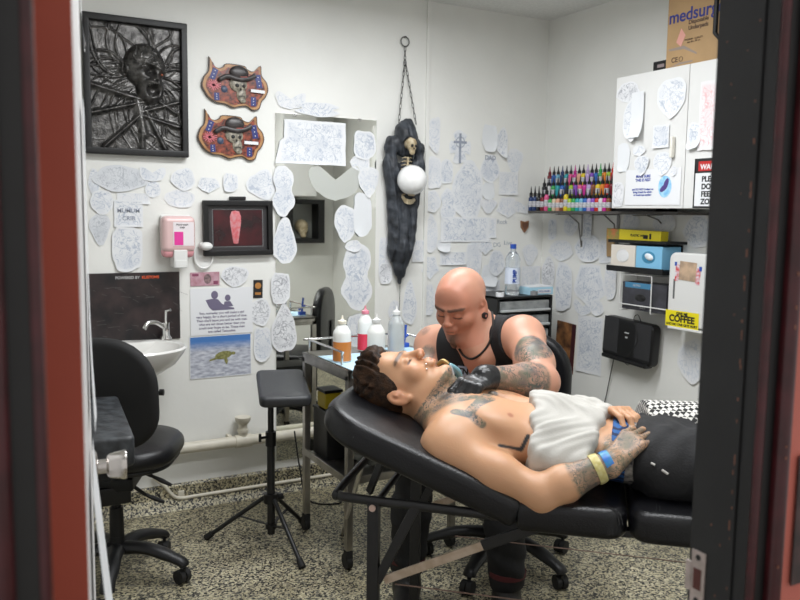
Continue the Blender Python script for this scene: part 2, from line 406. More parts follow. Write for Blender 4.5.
class Head:
    """head landmarks in its own frame: x right of the person, y forward, z crown; units metres"""
    def __init__(s, f, c, Rm, sc_=1.0):
        s.f = f; s.c = np.array(c, float); s.R = np.array(Rm); s.s = sc_
    def p(s, x, y, z): return s.c+s.R@(np.array([x, y, z])*s.s)
    def ell(s, c, r, k=.01, op='+'): s.f.ell(s.p(*c), np.array(r)*s.s, s.R, k, op)
    def cap(s, a, b, ra, rb=None, k=.01, op='+'): s.f.cap(s.p(*a), s.p(*b), ra*s.s, (ra if rb is None else rb)*s.s, k, op)
    def face(s, ear=1.0, chub=0.0, flare=.45):
        s.ell((0, -.012, .040), (.075, .097, .084), .01)
        s.ell((0, .030, -.015), (.064+chub, .066, .092), .02)
        for sx in (-1, 1):
            s.cap((sx*.050, .000, -.052), (sx*.020, .070, -.098), .020+chub*.8, .017, .022)
            s.ell((sx*.040, .062, -.022), (.026, .026, .028), None or .014)
            s.cap((sx*.012, .096, .026), (sx*.048, .078, .026), .0085, .007, .012)
        s.ell((0, .083, -.101), (.021, .018, .017), .014)
        s.ell((0, .060, .052), (.055, .026, .045), .03)
        for sx in (-1, 1):
            s.ell((sx*.031, .100, .006), (.017, .013, .011), .010, '-')
            s.ell((sx*.031, .083, .005), (.0145, .0135, .0125), .003)
        s.cap((0, .092, .022), (0, .113, -.018), .0075, .0110, .010)
        s.ell((0, .115, -.020), (.0105, .010, .010), .006)
        for sx in (-1, 1):
            s.ell((sx*.0125, .108, -.024), (.0085, .010, .008), .005)
            s.ell((sx*.007, .112, -.034), (.004, .006, .004), .003, '-')
        s.ell((0, .093, -.050), (.026, .013, .016), .008)
        s.cap((-.018, .096, -.049), (.018, .096, -.049), .0055, None, .004); s.cap((0, .104, -.0475), (0, .104, -.0476), .005, None, .006)
        s.cap((-.014, .098, -.062), (.014, .098, -.062), .0065, None, .004); s.cap((0, .103, -.061), (0, .103, -.0611), .005, None, .006)
        s.cap((-.022, .108, -.0553), (.022, .108, -.0553), .0030, None, .003, '-')
        for sx in (-1, 1):                       # ears
            A = s.p(sx*.078, -.008, -.002)
            th = sx*flare; E = s.R@np.array([[math.cos(th), -math.sin(th), 0], [math.sin(th), math.cos(th), 0], [0, 0, 1]])
            s.f.ell(A, np.array((.0085, .020, .032))*s.s*ear, E, .004)
            s.f.ell(s.p(sx*.087, -.004, .004), np.array((.007, .0115, .020))*s.s*ear, E, .003, '-')
            s.f.ell(s.p(sx*.082, -.002, .004), np.array((.005, .005, .008))*s.s, E, .003)
            s.f.ell(s.p(sx*.075, .001, -.028), np.array((.007, .009, .010))*s.s, E, .004)
def hand(f, wrist, d, nrm, side, curl, spread=.12, sc_=1.0, thumb=(.5, .4), r=.0085, tipr=.0068):
    """d = towards the fingers, nrm = back of hand, side=+1 when thumb lies towards d x nrm; curl = per-finger (mcp, pip, dip)"""
    d = np.array(d, float); d /= np.linalg.norm(d); n = np.array(nrm, float); n -= d*(n@d); n /= np.linalg.norm(n); x = np.cross(d, n)*side
    W = np.array(wrist, float); L = lambda a, b, c: W+(x*a+d*b+n*c)*sc_
    tips = []
    f.cap(L(.012, -.02, 0), L(-.012, -.02, 0), .021*sc_, None, .012)
    lens = [(.043, .026, .021), (.048, .030, .022), (.044, .028, .021), (.035, .021, .018)]
    for i in range(4):
        bx = .030-.0195*i; ky = (.088, .092, .088, .080)[i]
        f.cap(L(bx*.55, .008, -.002), L(bx, ky, .0), .0145*sc_, .0105*sc_, .012)
        a, b, c = curl[i] if isinstance(curl[0], (tuple, list)) else curl
        sp = spread*(1.3-i*.9)
        p = L(bx, ky, 0); th = 0; dirx = d*math.cos(sp)+x*math.sin(sp)
        for j, (an, ln) in enumerate(zip((a, b, c), lens[i])):
            th += an; v = dirx*math.cos(th)-n*math.sin(th); q = p+v*ln*sc_
            rr = r*(1-.08*j); f.cap(p, q, rr*sc_, (rr*.93 if j < 2 else tipr)*sc_, .004); p = q
        tips.append(p)
    t0, t1 = thumb
    p = L(.020, .012, -.006); v = x*math.sin(t0+.5)+d*math.cos(t0+.5); v = v-n*.25; v /= np.linalg.norm(v)
    q = p+v*.040*sc_; f.cap(p, q, .0155*sc_, .0115*sc_, .014)
    v = v*math.cos(t1)+(d*.8-x*.3-n*.5)/1.0*math.sin(t1); v /= np.linalg.norm(v); q2 = q+v*.032*sc_; f.cap(q, q2, .0108*sc_, .0095*sc_, .006)
    v = v*math.cos(t1*.6)+(d*.8-x*.5-n*.4)*math.sin(t1*.6); v /= np.linalg.norm(v); q3 = q2+v*.026*sc_; f.cap(q2, q3, .0095*sc_, .0075*sc_, .004); tips.append(q3)
    return tips
def smooth01(x): x = np.clip(x, 0, 1); return x*x*(3-2*x)
def dseg(V, a, b):
    a = np.array(a, float); b = np.array(b, float); t = np.clip((V-a)@(b-a)/((b-a)@(b-a)+1e-12), 0, 1); return np.linalg.norm(V-a-t[:, None]*(b-a), axis=1), t
def skin_material(name, base, ink=(.05, .065, .07), lscale=34):
    m = bpy.data.materials.new(name); m.use_nodes = True; nt = m.node_tree; b = nt.nodes['Principled BSDF']
    b.inputs['Roughness'].default_value = .46; b.inputs['Subsurface Weight'].default_value = .12
    b.inputs['Subsurface Radius'].default_value = (.012, .004, .002); b.inputs['Subsurface Scale'].default_value = .6
    tc = nd(nt, 'ShaderNodeTexCoord')
    def at(n_): x = nd(nt, 'ShaderNodeAttribute'); x.attribute_name = n_; return x.outputs['Fac']
    def mix(fac, A, B, bt='MIX'):
        x = nd(nt, 'ShaderNodeMix', data_type='RGBA', blend_type=bt)
        for sck, v in ((0, fac), (6, A), (7, B)):
            if isinstance(v, (tuple, float, int)): x.inputs[sck].default_value = v
            else: nt.links.new(v, x.inputs[sck])
        return x.outputs[2]
    def mth(op, a, b_=None, c=None):
        x = nd(nt, 'ShaderNodeMath', operation=op)
        for i, v in enumerate((a, b_, c)):
            if v is None: continue
            if isinstance(v, (float, int)): x.inputs[i].default_value = v
            else: nt.links.new(v, x.inputs[i])
        return x.outputs[0]
    n1 = nd(nt, 'ShaderNodeTexNoise', Scale=14.0); nt.links.new(tc.outputs['Object'], n1.inputs['Vector'])
    col = mix(n1.outputs['Fac'], (*[c*.93 for c in base], 1), (*[min(1, c*1.07) for c in base], 1))
    col = mix(mth('MULTIPLY', at('flush'), .75), col, (base[0]*.95, base[1]*.52, base[2]*.45, 1))
    col = mix(mth('MULTIPLY', at('stub'), .75), col, (.075, .048, .036, 1))
    # line work: contours of noise, as drawn scrollwork with soft grey shading
    def contour(scale, dist, width, seed):
        n_ = nd(nt, 'ShaderNodeTexNoise', Scale=float(scale)); n_.inputs['Detail'].default_value = 1.0; n_.inputs['Distortion'].default_value = dist
        mp_ = nd(nt, 'ShaderNodeMapping'); mp_.inputs['Location'].default_value = (seed, seed*1.7, 0); nt.links.new(tc.outputs['Object'], mp_.inputs[0]); nt.links.new(mp_.outputs[0], n_.inputs['Vector'])
        a_ = mth('ABSOLUTE', mth('SUBTRACT', n_.outputs['Fac'], .5)); return mth('LESS_THAN', a_, width)
    l1 = contour(lscale, 1.6, .022, 3.0); l2 = mth('MULTIPLY', contour(lscale*1.7, 1.0, .030, 9.0), .75)
    n3 = nd(nt, 'ShaderNodeTexNoise', Scale=26.0); nt.links.new(tc.outputs['Object'], n3.inputs['Vector'])
    sh = nd(nt, 'ShaderNodeMapRange'); sh.inputs[1].default_value = .40; sh.inputs[2].default_value = .62; nt.links.new(n3.outputs['Fac'], sh.inputs[0])
    fill = mth('MULTIPLY', sh.outputs[0], .78)
    tm = at('tat'); line = mth('MAXIMUM', mth('MAXIMUM', l1, l2), fill)
    fac = mth('MULTIPLY', mth('MULTIPLY', line, tm), .93)
    n4 = nd(nt, 'ShaderNodeTexNoise', Scale=22.0); nt.links.new(tc.outputs['Object'], n4.inputs['Vector'])
    hue = nd(nt, 'ShaderNodeValToRGB'); e = hue.color_ramp.elements; e[0].position = .4; e[0].color = (*ink, 1); e[1].position = .66; e[1].color = (.09, .11, .07, 1)
    nt.links.new(n4.outputs['Fac'], hue.inputs[0])
    col = mix(mth('MULTIPLY', tm, .38), col, (.17, .15, .125, 1))
    col = mix(fac, col, hue.outputs[0])
    col = mix(at('ink'), col, (.018, .02, .024, 1))
    nt.links.new(col, b.inputs['Base Color'])
    bp = nd(nt, 'ShaderNodeBump', Strength=.08, Distance=.002); n5 = nd(nt, 'ShaderNodeTexNoise', Scale=260.0); nt.links.new(tc.outputs['Object'], n5.inputs['Vector']); nt.links.new(n5.outputs['Fac'], bp.inputs['Height']); nt.links.new(bp.outputs[0], b.inputs['Normal'])
    return m
# ------------------------------------------------ mirror
F0 = Fback(275, 113, 0); xa = F0.translation.x; xb = on(376, 122, 1, YB).x; zt = F0.translation.z; zb = .155
mi = thing('mirror', 'tall frameless wall mirror half covered with tracing sheets', 'mirror', TR(((xa+xb)/2, YB, (zt+zb)/2)))
MB().box((0, -.004, 0), (xb-xa, .006, zt-zb)).build('glass', mat('mirror_glass', (.86, .87, .82), .015, 1), mi)
for dx in (-1, 1):
    for dz in (-1, 1): MB().box((dx*(xb-xa)*.32, -.008, dz*((zt-zb)/2-.004)), (.02, .006, .014), .002).build('clip', CHROME, mi)
# ------------------------------------------------ pipes along the wall
pp = thing('waste_pipe', 'thick cream waste pipe running along the lower back wall', 'pipe', TR((1.0, YB-.05, .295)))
MB().tube([(-1.3, 0, .0), (1.9, 0, .0)], .026, 16).build('main_pipe', CREAM, pp)
fx = on(243, 430, 1, YB-.05).x-1.0
MB().cyl((fx, 0, .0), (fx, 0, .085), .021).cyl((fx, 0, .045), (fx, 0, .058), .026).lathe([(0, .085), (.025, .085), (.036, .10), (.038, .118), (.0, .120)], 24, TR((fx, 0, 0))).build('socket', CREAM, pp)
MB().cyl((fx-.04, 0, 0), (fx+.04, 0, 0), .031).build('collar', CREAM, pp)
for xx in (-.6, .1, 1.3): MB().box((xx, .03, 0), (.02, .05, .06), .004).build('bracket', CREAM, pp)
z1 = on(220, 492, 1, YB-.02).z; 
tp = thing('thin_pipe', 'thin cream pipe bending down then along just above the floor', 'pipe', TR((.9, YB-.02, z1)))
a0 = on(160, 470, 1, YB-.02).x-.9; a1 = on(175, 500, 1, YB-.02).x-.9
MB().tube(smoothpath([(a0-.03, 0, .12), (a0-.01, 0, .10), (a0+.02, 0, .07), (a1-.01, 0, .02), (a1+.03, 0, 0), (a1+.12, 0, .0), (.4, 0, .0), (1.3, 0, .0)], 6), .0085, 10).build('pipe_run', CREAM, tp)
MB().box((a1+.03, .01, .01), (.03, .02, .05), .004).build('bracket', CREAM, tp)
# ------------------------------------------------ basin with tap, dark poster behind
bx = .60; bz = on(186, 346, 1, 3.5).z
bs = thing('wash_basin', 'small white ceramic wall basin behind the black office chair', 'basin', TR((bx, YB-.0, bz)))
pr = [(0, -.125), (.06, -.128), (.12, -.115), (.19, -.07), (.225, -.02), (.235, .0), (.228, .008), (.215, .004), (.20, -.02), (.16, -.07), (.09, -.095), (0, -.10)]
b = MB(); b.lathe(pr, 40, TR((0, -.205, 0)), 1.08, .86); b.box((0, -.035, -.03), (.40, .07, .075), .015); b.build('bowl', CERAM, bs)
MB().cyl((0, -.2, -.125), (0, -.2, -.22), .02).tube(smoothpath([(0, -.2, -.2), (0, -.2, -.3), (0, -.1, -.33), (0, -.0, -.3)]), .018).build('trap', CREAM, bs)
tq = on(166, 330, 1, YB-.06)
tp = thing('basin_tap', 'chrome lever tap standing on the back of the white basin', 'tap', TR((tq.x, YB-.055, bz+.009)))
MB().lathe([(0, 0), (.026, 0), (.026, .01), (.018, .02), (.017, .07), (.02, .078), (0, .082)], 24).build('body', CHROME, tp)
MB().tube(smoothpath([(0, 0, .05), (-.045, -.02, .082), (-.085, -.04, .085), (-.105, -.05, .06)]), [.011]*18+[.009], 12).build('spout', CHROME, tp)
MB().tube([(0, 0, .078), (.004, .01, .13)], .006, 12).tube([(.004, .01, .13), (.02, -.01, .135)], .007, 10).build('lever', CHROME, tp)
F = Fback(135, 307, .004)
wd, hg = wh(F, 88, 276, 180, 340)
po = thing('dark_poster', 'dark smoky poster with small orange and white lettering above the basin', 'poster', F)
MB().box((0, 0, 0), (wd, hg+.02, .004)).build('sheet', mat('smoky_print', (.012, .012, .013), .35, col2=(.045, .03, .03), vscale=11), po)
scr = MB(); r2 = random.Random(5)
for i in range(40):
    x = r2.uniform(-.5, .48)*wd; y = r2.uniform(-.48, .35)*hg; L = r2.uniform(.01, .05); a = r2.uniform(-.9, .2)
    scr.bar((x, y, .0025), (x+L*math.cos(a), y+L*math.sin(a), .0025), .0009, .0004, bev=0)
scr.build('scratches', mat('grey_scratch', (.13, .12, .12), .6), po, smooth=False)
text('POWERED BY', .017, mat('pale_ink', (.5, .5, .5), .5), 'lettering', po, TR((-.03, hg/2-.012, .003)), bold=.0004)
text('KUSTOMS', .017, mat('orange_ink', (.7, .10, .03), .5), 'lettering', po, TR((.07, hg/2-.012, .003)), bold=.0006)
# ------------------------------------------------ relief picture
F = Fback(136, 88, .002)
fw_, fh_ = .44, .588
rp = thing('relief_picture', 'big black framed relief of a screaming veined face pushing out', 'relief picture', F)
fr = MB()
for sx in (-1, 1): fr.box((sx*(fw_/2-.014), 0, .018), (.028, fh_-.004, .0355), .005)
for sy in (-1, 1): fr.box((0, sy*(fh_/2-.014), .0185), (fw_-.0, .0285, .037), .005)
fr.build('frame', BPLA, rp)
nx, ny = 170, 230; W_, H_ = fw_-.05, fh_-.05
X, Y = np.meshgrid(np.linspace(-.5, .5, nx)*W_, np.linspace(-.5, .5, ny)*H_)
def g(x0, y0, sx, sy, rot=0, p=2):
    c, s_ = math.cos(rot), math.sin(rot); u = ((X-x0)*c+(Y-y0)*s_)/sx; v = (-(X-x0)*s_+(Y-y0)*c)/sy
    return np.exp(-(u*u+v*v)**(p/2))
hx, hy = .035, .06
ang_ = np.arctan2(Y-hy+.02, X-hx); rad_ = np.hypot(X-hx, Y-hy+.02)
rs = np.random.RandomState(4)
fold = np.zeros_like(X)
for k_ in range(58):
    th = rs.uniform(-PI, PI); cw = 0
    d = np.abs((ang_-th+PI+.35*np.sin(rad_*14+k_)) % (2*PI)-PI)
    fold = np.maximum(fold, np.exp(-(d*np.maximum(rad_, .05)/rs.uniform(.0022, .0050))**2)*rs.uniform(.4, 1)*(.35+.65*np.exp(-((rad_-rs.uniform(.1, .2))/.12)**2)))
Z = fold*.010*np.clip((rad_-.05)/.05, 0, 1)
def seg(x0, y0, x1, y1, r):
    t = np.clip(((X-x0)*(x1-x0)+(Y-y0)*(y1-y0))/((x1-x0)**2+(y1-y0)**2), 0, 1)
    return np.exp(-((X-x0-t*(x1-x0))**2+(Y-y0-t*(y1-y0))**2)/r**2)
for s_ in [(0.02, -.05, -.19, .0, .012), (.03, -.06, -.19, -.12, .010), (.03, -.10, .18, -.05, .010), (.03, -.12, .18, -.16, .010), (.02, -.08, .02, -.26, .012),
           (.03, -.10, -.14, -.26, .009), (.04, -.10, .12, -.26, .009), (.0, -.05, .03, -.2, .016), (.06, -.03, .17, -.10, .008)]:
    Z = np.maximum(Z, seg(*s_)*.016)
hd = np.sqrt(np.clip(1-((X-hx)/.088)**2-((Y-hy-.035)/.095)**2, 0, 1))*.055
jw = np.sqrt(np.clip(1-((X-hx-.022)/.060)**2-((Y-hy+.055)/.075)**2, 0, 1))*.052
Z = np.maximum(Z, np.maximum(hd, jw))
Z -= g(hx+.018, hy+.012, .021, .018)*.040                      # left eye socket
Z -= g(hx+.072, hy+.0, .013, .009, .3)*.012
Z += (g(hx+.02, hy+.038, .03, .007, -.25)+g(hx+.07, hy+.018, .018, .006, -.5))*.010
Z += g(hx+.050, hy-.018, .010, .018, .3)*.016
Z -= g(hx+.046, hy-.028, .006, .005)*.014
Z -= g(hx+.032, hy-.068, .027, .023, .3, 3)*.042
Z += (g(hx+.03, hy-.038, .032, .006, -.2)+g(hx+.03, hy-.102, .026, .008, .2))*.008
for i in range(5): Z += g(hx+.014+i*.009, hy-.050+i*.001, .0025, .006)*.020+g(hx+.014+i*.008, hy-.088, .0025, .006)*.018
Z += g(hx-.088, hy+.015, .010, .022, .2)*.028-g(hx-.090, hy+.015, .004, .012)*.020
for k_ in range(16):                                            # veins on the skull
    x0, y0 = hx+rs.uniform(-.07, .06), hy+rs.uniform(.0, .12); th = rs.uniform(0, PI)
    for q_ in range(4):
        x1, y1 = x0+.018*math.cos(th), y0+.018*math.sin(th); Z += seg(x0, y0, x1, y1, .0022)*.0035*(hd > 0.005); x0, y0 = x1, y1; th += rs.uniform(-.9, .9)
Z += rs.randn(ny, nx)*.0002+.004
me = bpy.data.meshes.new('relief')
vs = np.stack([X, Y, np.maximum(Z, .001)+.002], -1).reshape(-1, 3).tolist()
me.from_pydata(vs, [], [(j*nx+i, j*nx+i+1, (j+1)*nx+i+1, (j+1)*nx+i) for j in range(ny-1) for i in range(nx-1)])
for p in me.polygons: p.use_smooth = True
me.materials.append(mat('pewter_black_resin', (.045, .043, .042), .30, .75, col2=(.15, .145, .14), vscale=38, bump=.5, bscale=120)); link('relief', me, rp)
MB().box((0, 0, .001), (W_+.02, H_+.02, .002)).build('back_board', BPLA, rp)
MB().sph((hx+.070, hy+.0, .037), .0055, 12).build('eye', mat('red_brown_eye', (.35, .10, .05), .2), rp)
# ------------------------------------------------ skull plaques
def plaque(px, py, label, tilt):
    F = Fback(px, py, .002, tilt)
    t = thing('skull_plaque', label, 'plaque', F, 'horned skull plaques')
    pts = [(-.128, .122), (-.108, .088), (-.085, .075), (-.060, .085), (-.045, .100), (.035, .100), (.055, .085), (.085, .080), (.118, .110), (.125, .065), (.150, .035), (.158, .0),
           (.145, -.035), (.128, -.055), (.115, -.092), (.085, -.100), (.055, -.085), (.02, -.090), (-.01, -.098), (-.05, -.085), (-.09, -.082), (-.125, -.065), (-.145, -.04), (-.160, -.01), (-.150, .03), (-.130, .06)]
    sm = [p for p in smoothpath([(x, y, 0) for x, y in pts+[pts[0]]], 4)][:-1]
    o = [(p.x, p.y) for p in sm]
    MB().poly(o, 0, .012).build('backing', mat('dark_wood_edge', (.05, .025, .012), .4), t)
    MB().poly([(x*.965, y*.955) for x, y in o], .011, .014).build('border', mat('tan_lacquer', (.30, .13, .045), .35, col2=(.50, .27, .11), vscale=25), t)
    MB().poly([(x*.88, y*.84-.002) for x, y in o], .0135, .016).build('field', mat('red_brown_print', (.030, .010, .010), .3, col2=(.34, .07, .035), vscale=60), t)
    for x, y, w_, h_, a in ((-.105, .045, .026, .052, -.35), (.108, .035, .028, .062, .2), (-.09, -.055, .024, .034, .1), (.085, -.06, .026, .042, 0)):
        fo = MB().box((x, y, .0168), (w_, h_, .002), .0008, rz=a).build('blue_banner', mat('blue_banner_ink', (.02, .03, .17), .4), t)
        for q in (-.3, .0, .3): MB().sph((x-math.sin(a)*q*h_, y+math.cos(a)*q*h_, .018), (.0024, .0024, .0006), 6).build('star', WPAP, fo)
    bur = MB(); rr = random.Random(2)
    for i in range(16):
        a = i*2*PI/16; bur.bar((-.105, -.005, .018), (-.105+.036*math.cos(a)*rr.uniform(.6, 1), -.005+.024*math.sin(a), .018), .004, .001, bev=0)
    bur.build('burst', mat('pink_burst_ink', (.60, .14, .17), .4), t)
    MB().lathe([(0, .003), (.012, .003), (.016, 0)], 12, TR((-.055, -.018, .0165))).build('rosette', mat('slate_ink', (.05, .07, .12), .4), t)
    s_ = MB(); s_.sph((.010, .01, .017), (.043, .036, .012), 20); s_.sph((.026, -.035, .017), (.024, .034, .010), 16); s_.sph((.032, -.060, .017), (.018, .014, .009), 12); s_.build('skull', mat('grey_bone_print', (.09, .08, .065), .4, col2=(.42, .38, .30), vscale=70), t)
    e = MB(); e.sph((.002, .004, .028), (.010, .009, .003), 10); e.sph((.034, .004, .028), (.008, .008, .003), 10); e.sph((.020, -.012, .028), (.004, .006, .003), 8)
    e.box((.024, -.043, .0265), (.030, .003, .002)); e.build('skull_hollows', INK, t)
    h = MB(); h.tube(smoothpath([(-.085, .018, .024), (-.045, .040, .030), (.01, .032, .032), (.06, .042, .028), (.092, .062, .022)]), [.006]+[.011]*23+[.004], 10, flat=(.6, 1))
    h.sph((.012, .064, .020), (.046, .032, .013), 16); h.sph((-.004, .078, .02), (.018, .014, .010), 12); h.sph((.028, .078, .02), (.018, .014, .010), 12); h.build('hat', mat('black_hat_ink', (.02, .017, .017), .35, col2=(.06, .05, .05), vscale=40), t)
    MB().box((.032, .042, .0335), (.035, .009, .003), .001, rz=.1).build('hat_band', mat('dull_red_ink', (.35, .05, .03), .4), t)
    return t
for (px, py, lab, tl, lx, ly) in ((235, 87, 'horned skull plaque with cowboy hat, the upper of two', -.03, .102, -.012), (231, 138, 'horned skull plaque with cowboy hat, lower one by the framed relief', -.02, .09, -.018)):
    t = plaque(px, py, lab, tl)
    MB().box((lx, ly, .0275), (.068, .014, .001)).build('price_sticker', WPAP, t)
# ------------------------------------------------ soap dispenser & neighbours
F = Fback(175, 240, .002)
sd = thing('soap_dispenser', 'pink liquid soap dispenser with pink label on the back wall', 'soap dispenser', F)
MB().box((0, .02, .01), (.135, .19, .018), .008).build('bracket', WHITEP, sd)
MB().box((0, .028, .052), (.150, .165, .075), .026, seg=4).build('bottle', mat('pink_soap_bottle', (.72, .50, .49), .25, sub=.0, spec=.6), sd)
MB().box((0, -.052, .045), (.142, .05, .068), .02, seg=3).build('soap_level', mat('pink_soap', (.72, .33, .36), .25), sd)
MB().box((.004, -.082, .05), (.062, .082, .085), .006).build('pump_cover', WHITEP, sd)
MB().box((.004, -.104, .0935), (.05, .034, .004), .002).build('lever', WHITEP, sd)
MB().box((.018, .030, .0905), (.092, .106, .001)).build('label', mat('label_print', (.80, .74, .76), .5), sd)
MB().box((-.004, .010, .0915), (.040, .060, .001)).build('label_block', mat('magenta_ink', (.75, .04, .32), .5), sd)
text('Hand wash\nsoap', .012, INK, 'lettering', sd, TR((.012, .066, .092)))
F = Fback(203, 252, .002)
hk = thing('cup_dispenser', 'white plastic scoop holder between the soap and the framed photo', 'dispenser', F)
MB().box((.0, .03, .018), (.05, .03, .034), .012).sph((.005, .028, .04), (.03, .020, .022), 16).build('spout', WHITEP, hk)
pts = [(math.cos(a)*.042, math.sin(a)*.050-.025) for a in [PI+.1+i*(PI-.2)/12 for i in range(13)]]
MB().tube([(x, y, .012) for x, y in [(-.046, .04)]+pts+[(.046, .0)]], .005, 8).build('wire_bow', WHITEP, hk)
MB().poly([(x*.95, y*.95) for x, y in pts]+[(.04, .02), (-.04, .02)], .002, .005).build('back_plate', WHITEP, hk)
# framed photo of a tattooed forearm
F = Fback(238, 228, .012, .012)
ph = thing('framed_photo', 'black framed photo of a pink lit tattooed forearm', 'framed photo', F)
w_, h_ = .335, .258; fr = MB()
for sx in (-1, 1): fr.box((sx*(w_/2-.012), 0, .008), (.024, h_-.004, .0255), .003)
for sy in (-1, 1): fr.box((0, sy*(h_/2-.012), .0085), (w_, .0245, .027), .003)
fr.build('frame', BPLA, ph)
MB().box((0, 0, -.002), (w_-.04, h_-.04, .004)).build('mat_board', mat('dark_mat_board', (.035, .033, .035), .4), ph)
MB().box((0, 0, .001), (.235, .168, .002)).build('photo_print', mat('dim_red_photo', (.010, .006, .008), .25, col2=(.07, .008, .012), vscale=9), ph)
ln = MB()
for sx in (-1, 1): ln.box((sx*.122, 0, .0015), (.0014, .176, .001))
for sy in (-1, 1): ln.box((0, sy*.088, .0015), (.244, .0014, .001))
ln.build('mount_line', mat('grey_line', (.35, .35, .36), .5), ph)
MB().lathe([(0, -.075), (.012, -.072), (.018, -.03), (.026, .02), (.027, .055), (.018, .078), (0, .082)], 20, TR((-.012, 0, .002)) @ Matrix.Rotation(-PI/2, 4, 'X'), 1, .06).build('pictured_arm', mat('pink_skin_print', (.62, .10, .12), .3, col2=(.62, .30, .32), vscale=60), ph)
MB().box((0, .139, .0), (.08, .018, .012), .003).build('hanger', BPLA, ph)
# ------------------------------------------------ small prints left of mirror
F = Fback(205, 279, .003, .01)
bn = thing('banknote', 'small mauve banknote taped above the printed quote', 'banknote', F)
MB().box((0, 0, 0), (.138, .064, .001)).build('note', mat('mauve_note', (.42, .20, .24), .5, col2=(.56, .36, .42), vscale=30), bn)
MB().sph((.012, 0, .0006), (.018, .024, .0006), 14).build('portrait', mat('dark_portrait_ink', (.09, .06, .07), .5, col2=(.3, .2, .2), vscale=80), bn)
MB().box((-.045, .02, .001), (.03, .012, .0004)).box((.05, -.018, .001), (.022, .016, .0004)).build('numerals', mat('plum_ink', (.25, .06, .12), .5), bn)
F = Fback(222, 311, .003)
qt = thing('quote_print', 'white printed sheet with a father and son drawing over small text', 'printed sheet', F)
MB().box((0, 0, 0), (.300, .222, .0012)).build('sheet', WPAP, qt)
GI = mat('grey_violet_ink', (.16, .14, .22), .6); fg = MB()
fg.sph((-.035, .078, .001), (.017, .020, .0008), 12); fg.poly([(-.078, .055), (-.05, .06), (-.02, .058), (.0, .035), (.03, .02), (.058, .014), (.06, .006), (-.045, .004), (-.062, .02)], .0005, .0012)
fg.sph((.028, .062, .001), (.014, .016, .0008), 12); fg.poly([(.012, .045), (.04, .046), (.055, .022), (.008, .018)], .0005, .0014); fg.build('drawing', GI, qt)
for i, s_ in enumerate(['Son, someday you will make a girl', 'very happy, for a short period of time.', "Then she'll leave you and be with men", 'who are ten times better than you', 'could ever hope to be. These men', 'are called Tattooists.']):
    text(s_, .0158, GI, 'lettering', qt, TR((0, -.008-i*.0175, .001)), bold=.0003)
F = Fback(221, 356, .003, .004)
tu = thing('turtle_photo', 'photo print of a sea turtle over pale sand under blue water', 'photo print', F)
m_ = bpy.data.materials.new('turtle_sea_print'); m_.use_nodes = True; nt = m_.node_tree; b_ = nt.nodes['Principled BSDF']; b_.inputs['Roughness'].default_value = .4
tc = nd(nt, 'ShaderNodeTexCoord'); sx_ = nd(nt, 'ShaderNodeSeparateXYZ'); nt.links.new(tc.outputs['Object'], sx_.inputs[0])
nz = nd(nt, 'ShaderNodeTexNoise', Scale=28.0); nz.inputs['Detail'].default_value = 6
mp = nd(nt, 'ShaderNodeMapping'); mp.inputs['Scale'].default_value = (1, 3, 1); nt.links.new(tc.outputs['Object'], mp.inputs[0]); nt.links.new(mp.outputs[0], nz.inputs['Vector'])
ra = nd(nt, 'ShaderNodeValToRGB'); ra.color_ramp.elements[0].position = .35; ra.color_ramp.elements[0].color = (.32, .34, .42, 1); ra.color_ramp.elements[1].position = .65; ra.color_ramp.elements[1].color = (.66, .68, .74, 1); nt.links.new(nz.outputs['Fac'], ra.inputs[0])
mr = nd(nt, 'ShaderNodeMapRange'); mr.inputs[1].default_value = .028; mr.inputs[2].default_value = .075; nt.links.new(sx_.outputs['Y'], mr.inputs[0])
mx = nd(nt, 'ShaderNodeMix', data_type='RGBA'); nt.links.new(mr.outputs[0], mx.inputs[0]); nt.links.new(ra.outputs[0], mx.inputs[6]); mx.inputs[7].default_value = (.07, .20, .50, 1); nt.links.new(mx.outputs[2], b_.inputs['Base Color'])
MB().box((0, 0, 0), (.292, .196, .0012)).build('sheet', m_, tu)
bo = MB()
for sx in (-1, 1): bo.box((sx*.1475, 0, 0), (.003, .202, .001))
for sy in (-1, 1): bo.box((0, sy*.0995, 0), (.298, .003, .001))
bo.build('white_border', WPAP, tu)
tt = MB(); tt.sph((.012, .004, .001), (.042, .019, .001), 16, rot=Matrix.Rotation(.15, 3, 'Z')); tt.sph((.060, .010, .001), (.011, .008, .001), 10)
tt.poly([(-.02, -.004), (-.052, -.012), (-.06, -.022), (-.04, -.018), (-.015, -.012)], .0008, .0016); tt.poly([(.028, -.008), (.034, -.026), (.028, -.044), (.018, -.030), (.014, -.01)], .0008, .0016)
tt.build('pictured_turtle', mat('olive_turtle_print', (.14, .14, .04), .5, col2=(.32, .31, .12), vscale=90), tu)
text('SEA LIFE', .012, WPAP, 'lettering', tu, TR((-.005, -.082, .001)))
F = Fback(258, 289, .003, -.02)
cdp = thing('dark_card', 'tiny black card with an amber emblem left of the mirror', 'card', F)
MB().box((0, 0, 0), (.047, .088, .001)).build('card', INK, cdp)
MB().sph((0, .016, .001), (.016, .016, .001), 14).box((0, -.022, .001), (.03, .012, .0006)).build('emblem', mat('amber_print', (.45, .20, .05), .4), cdp)
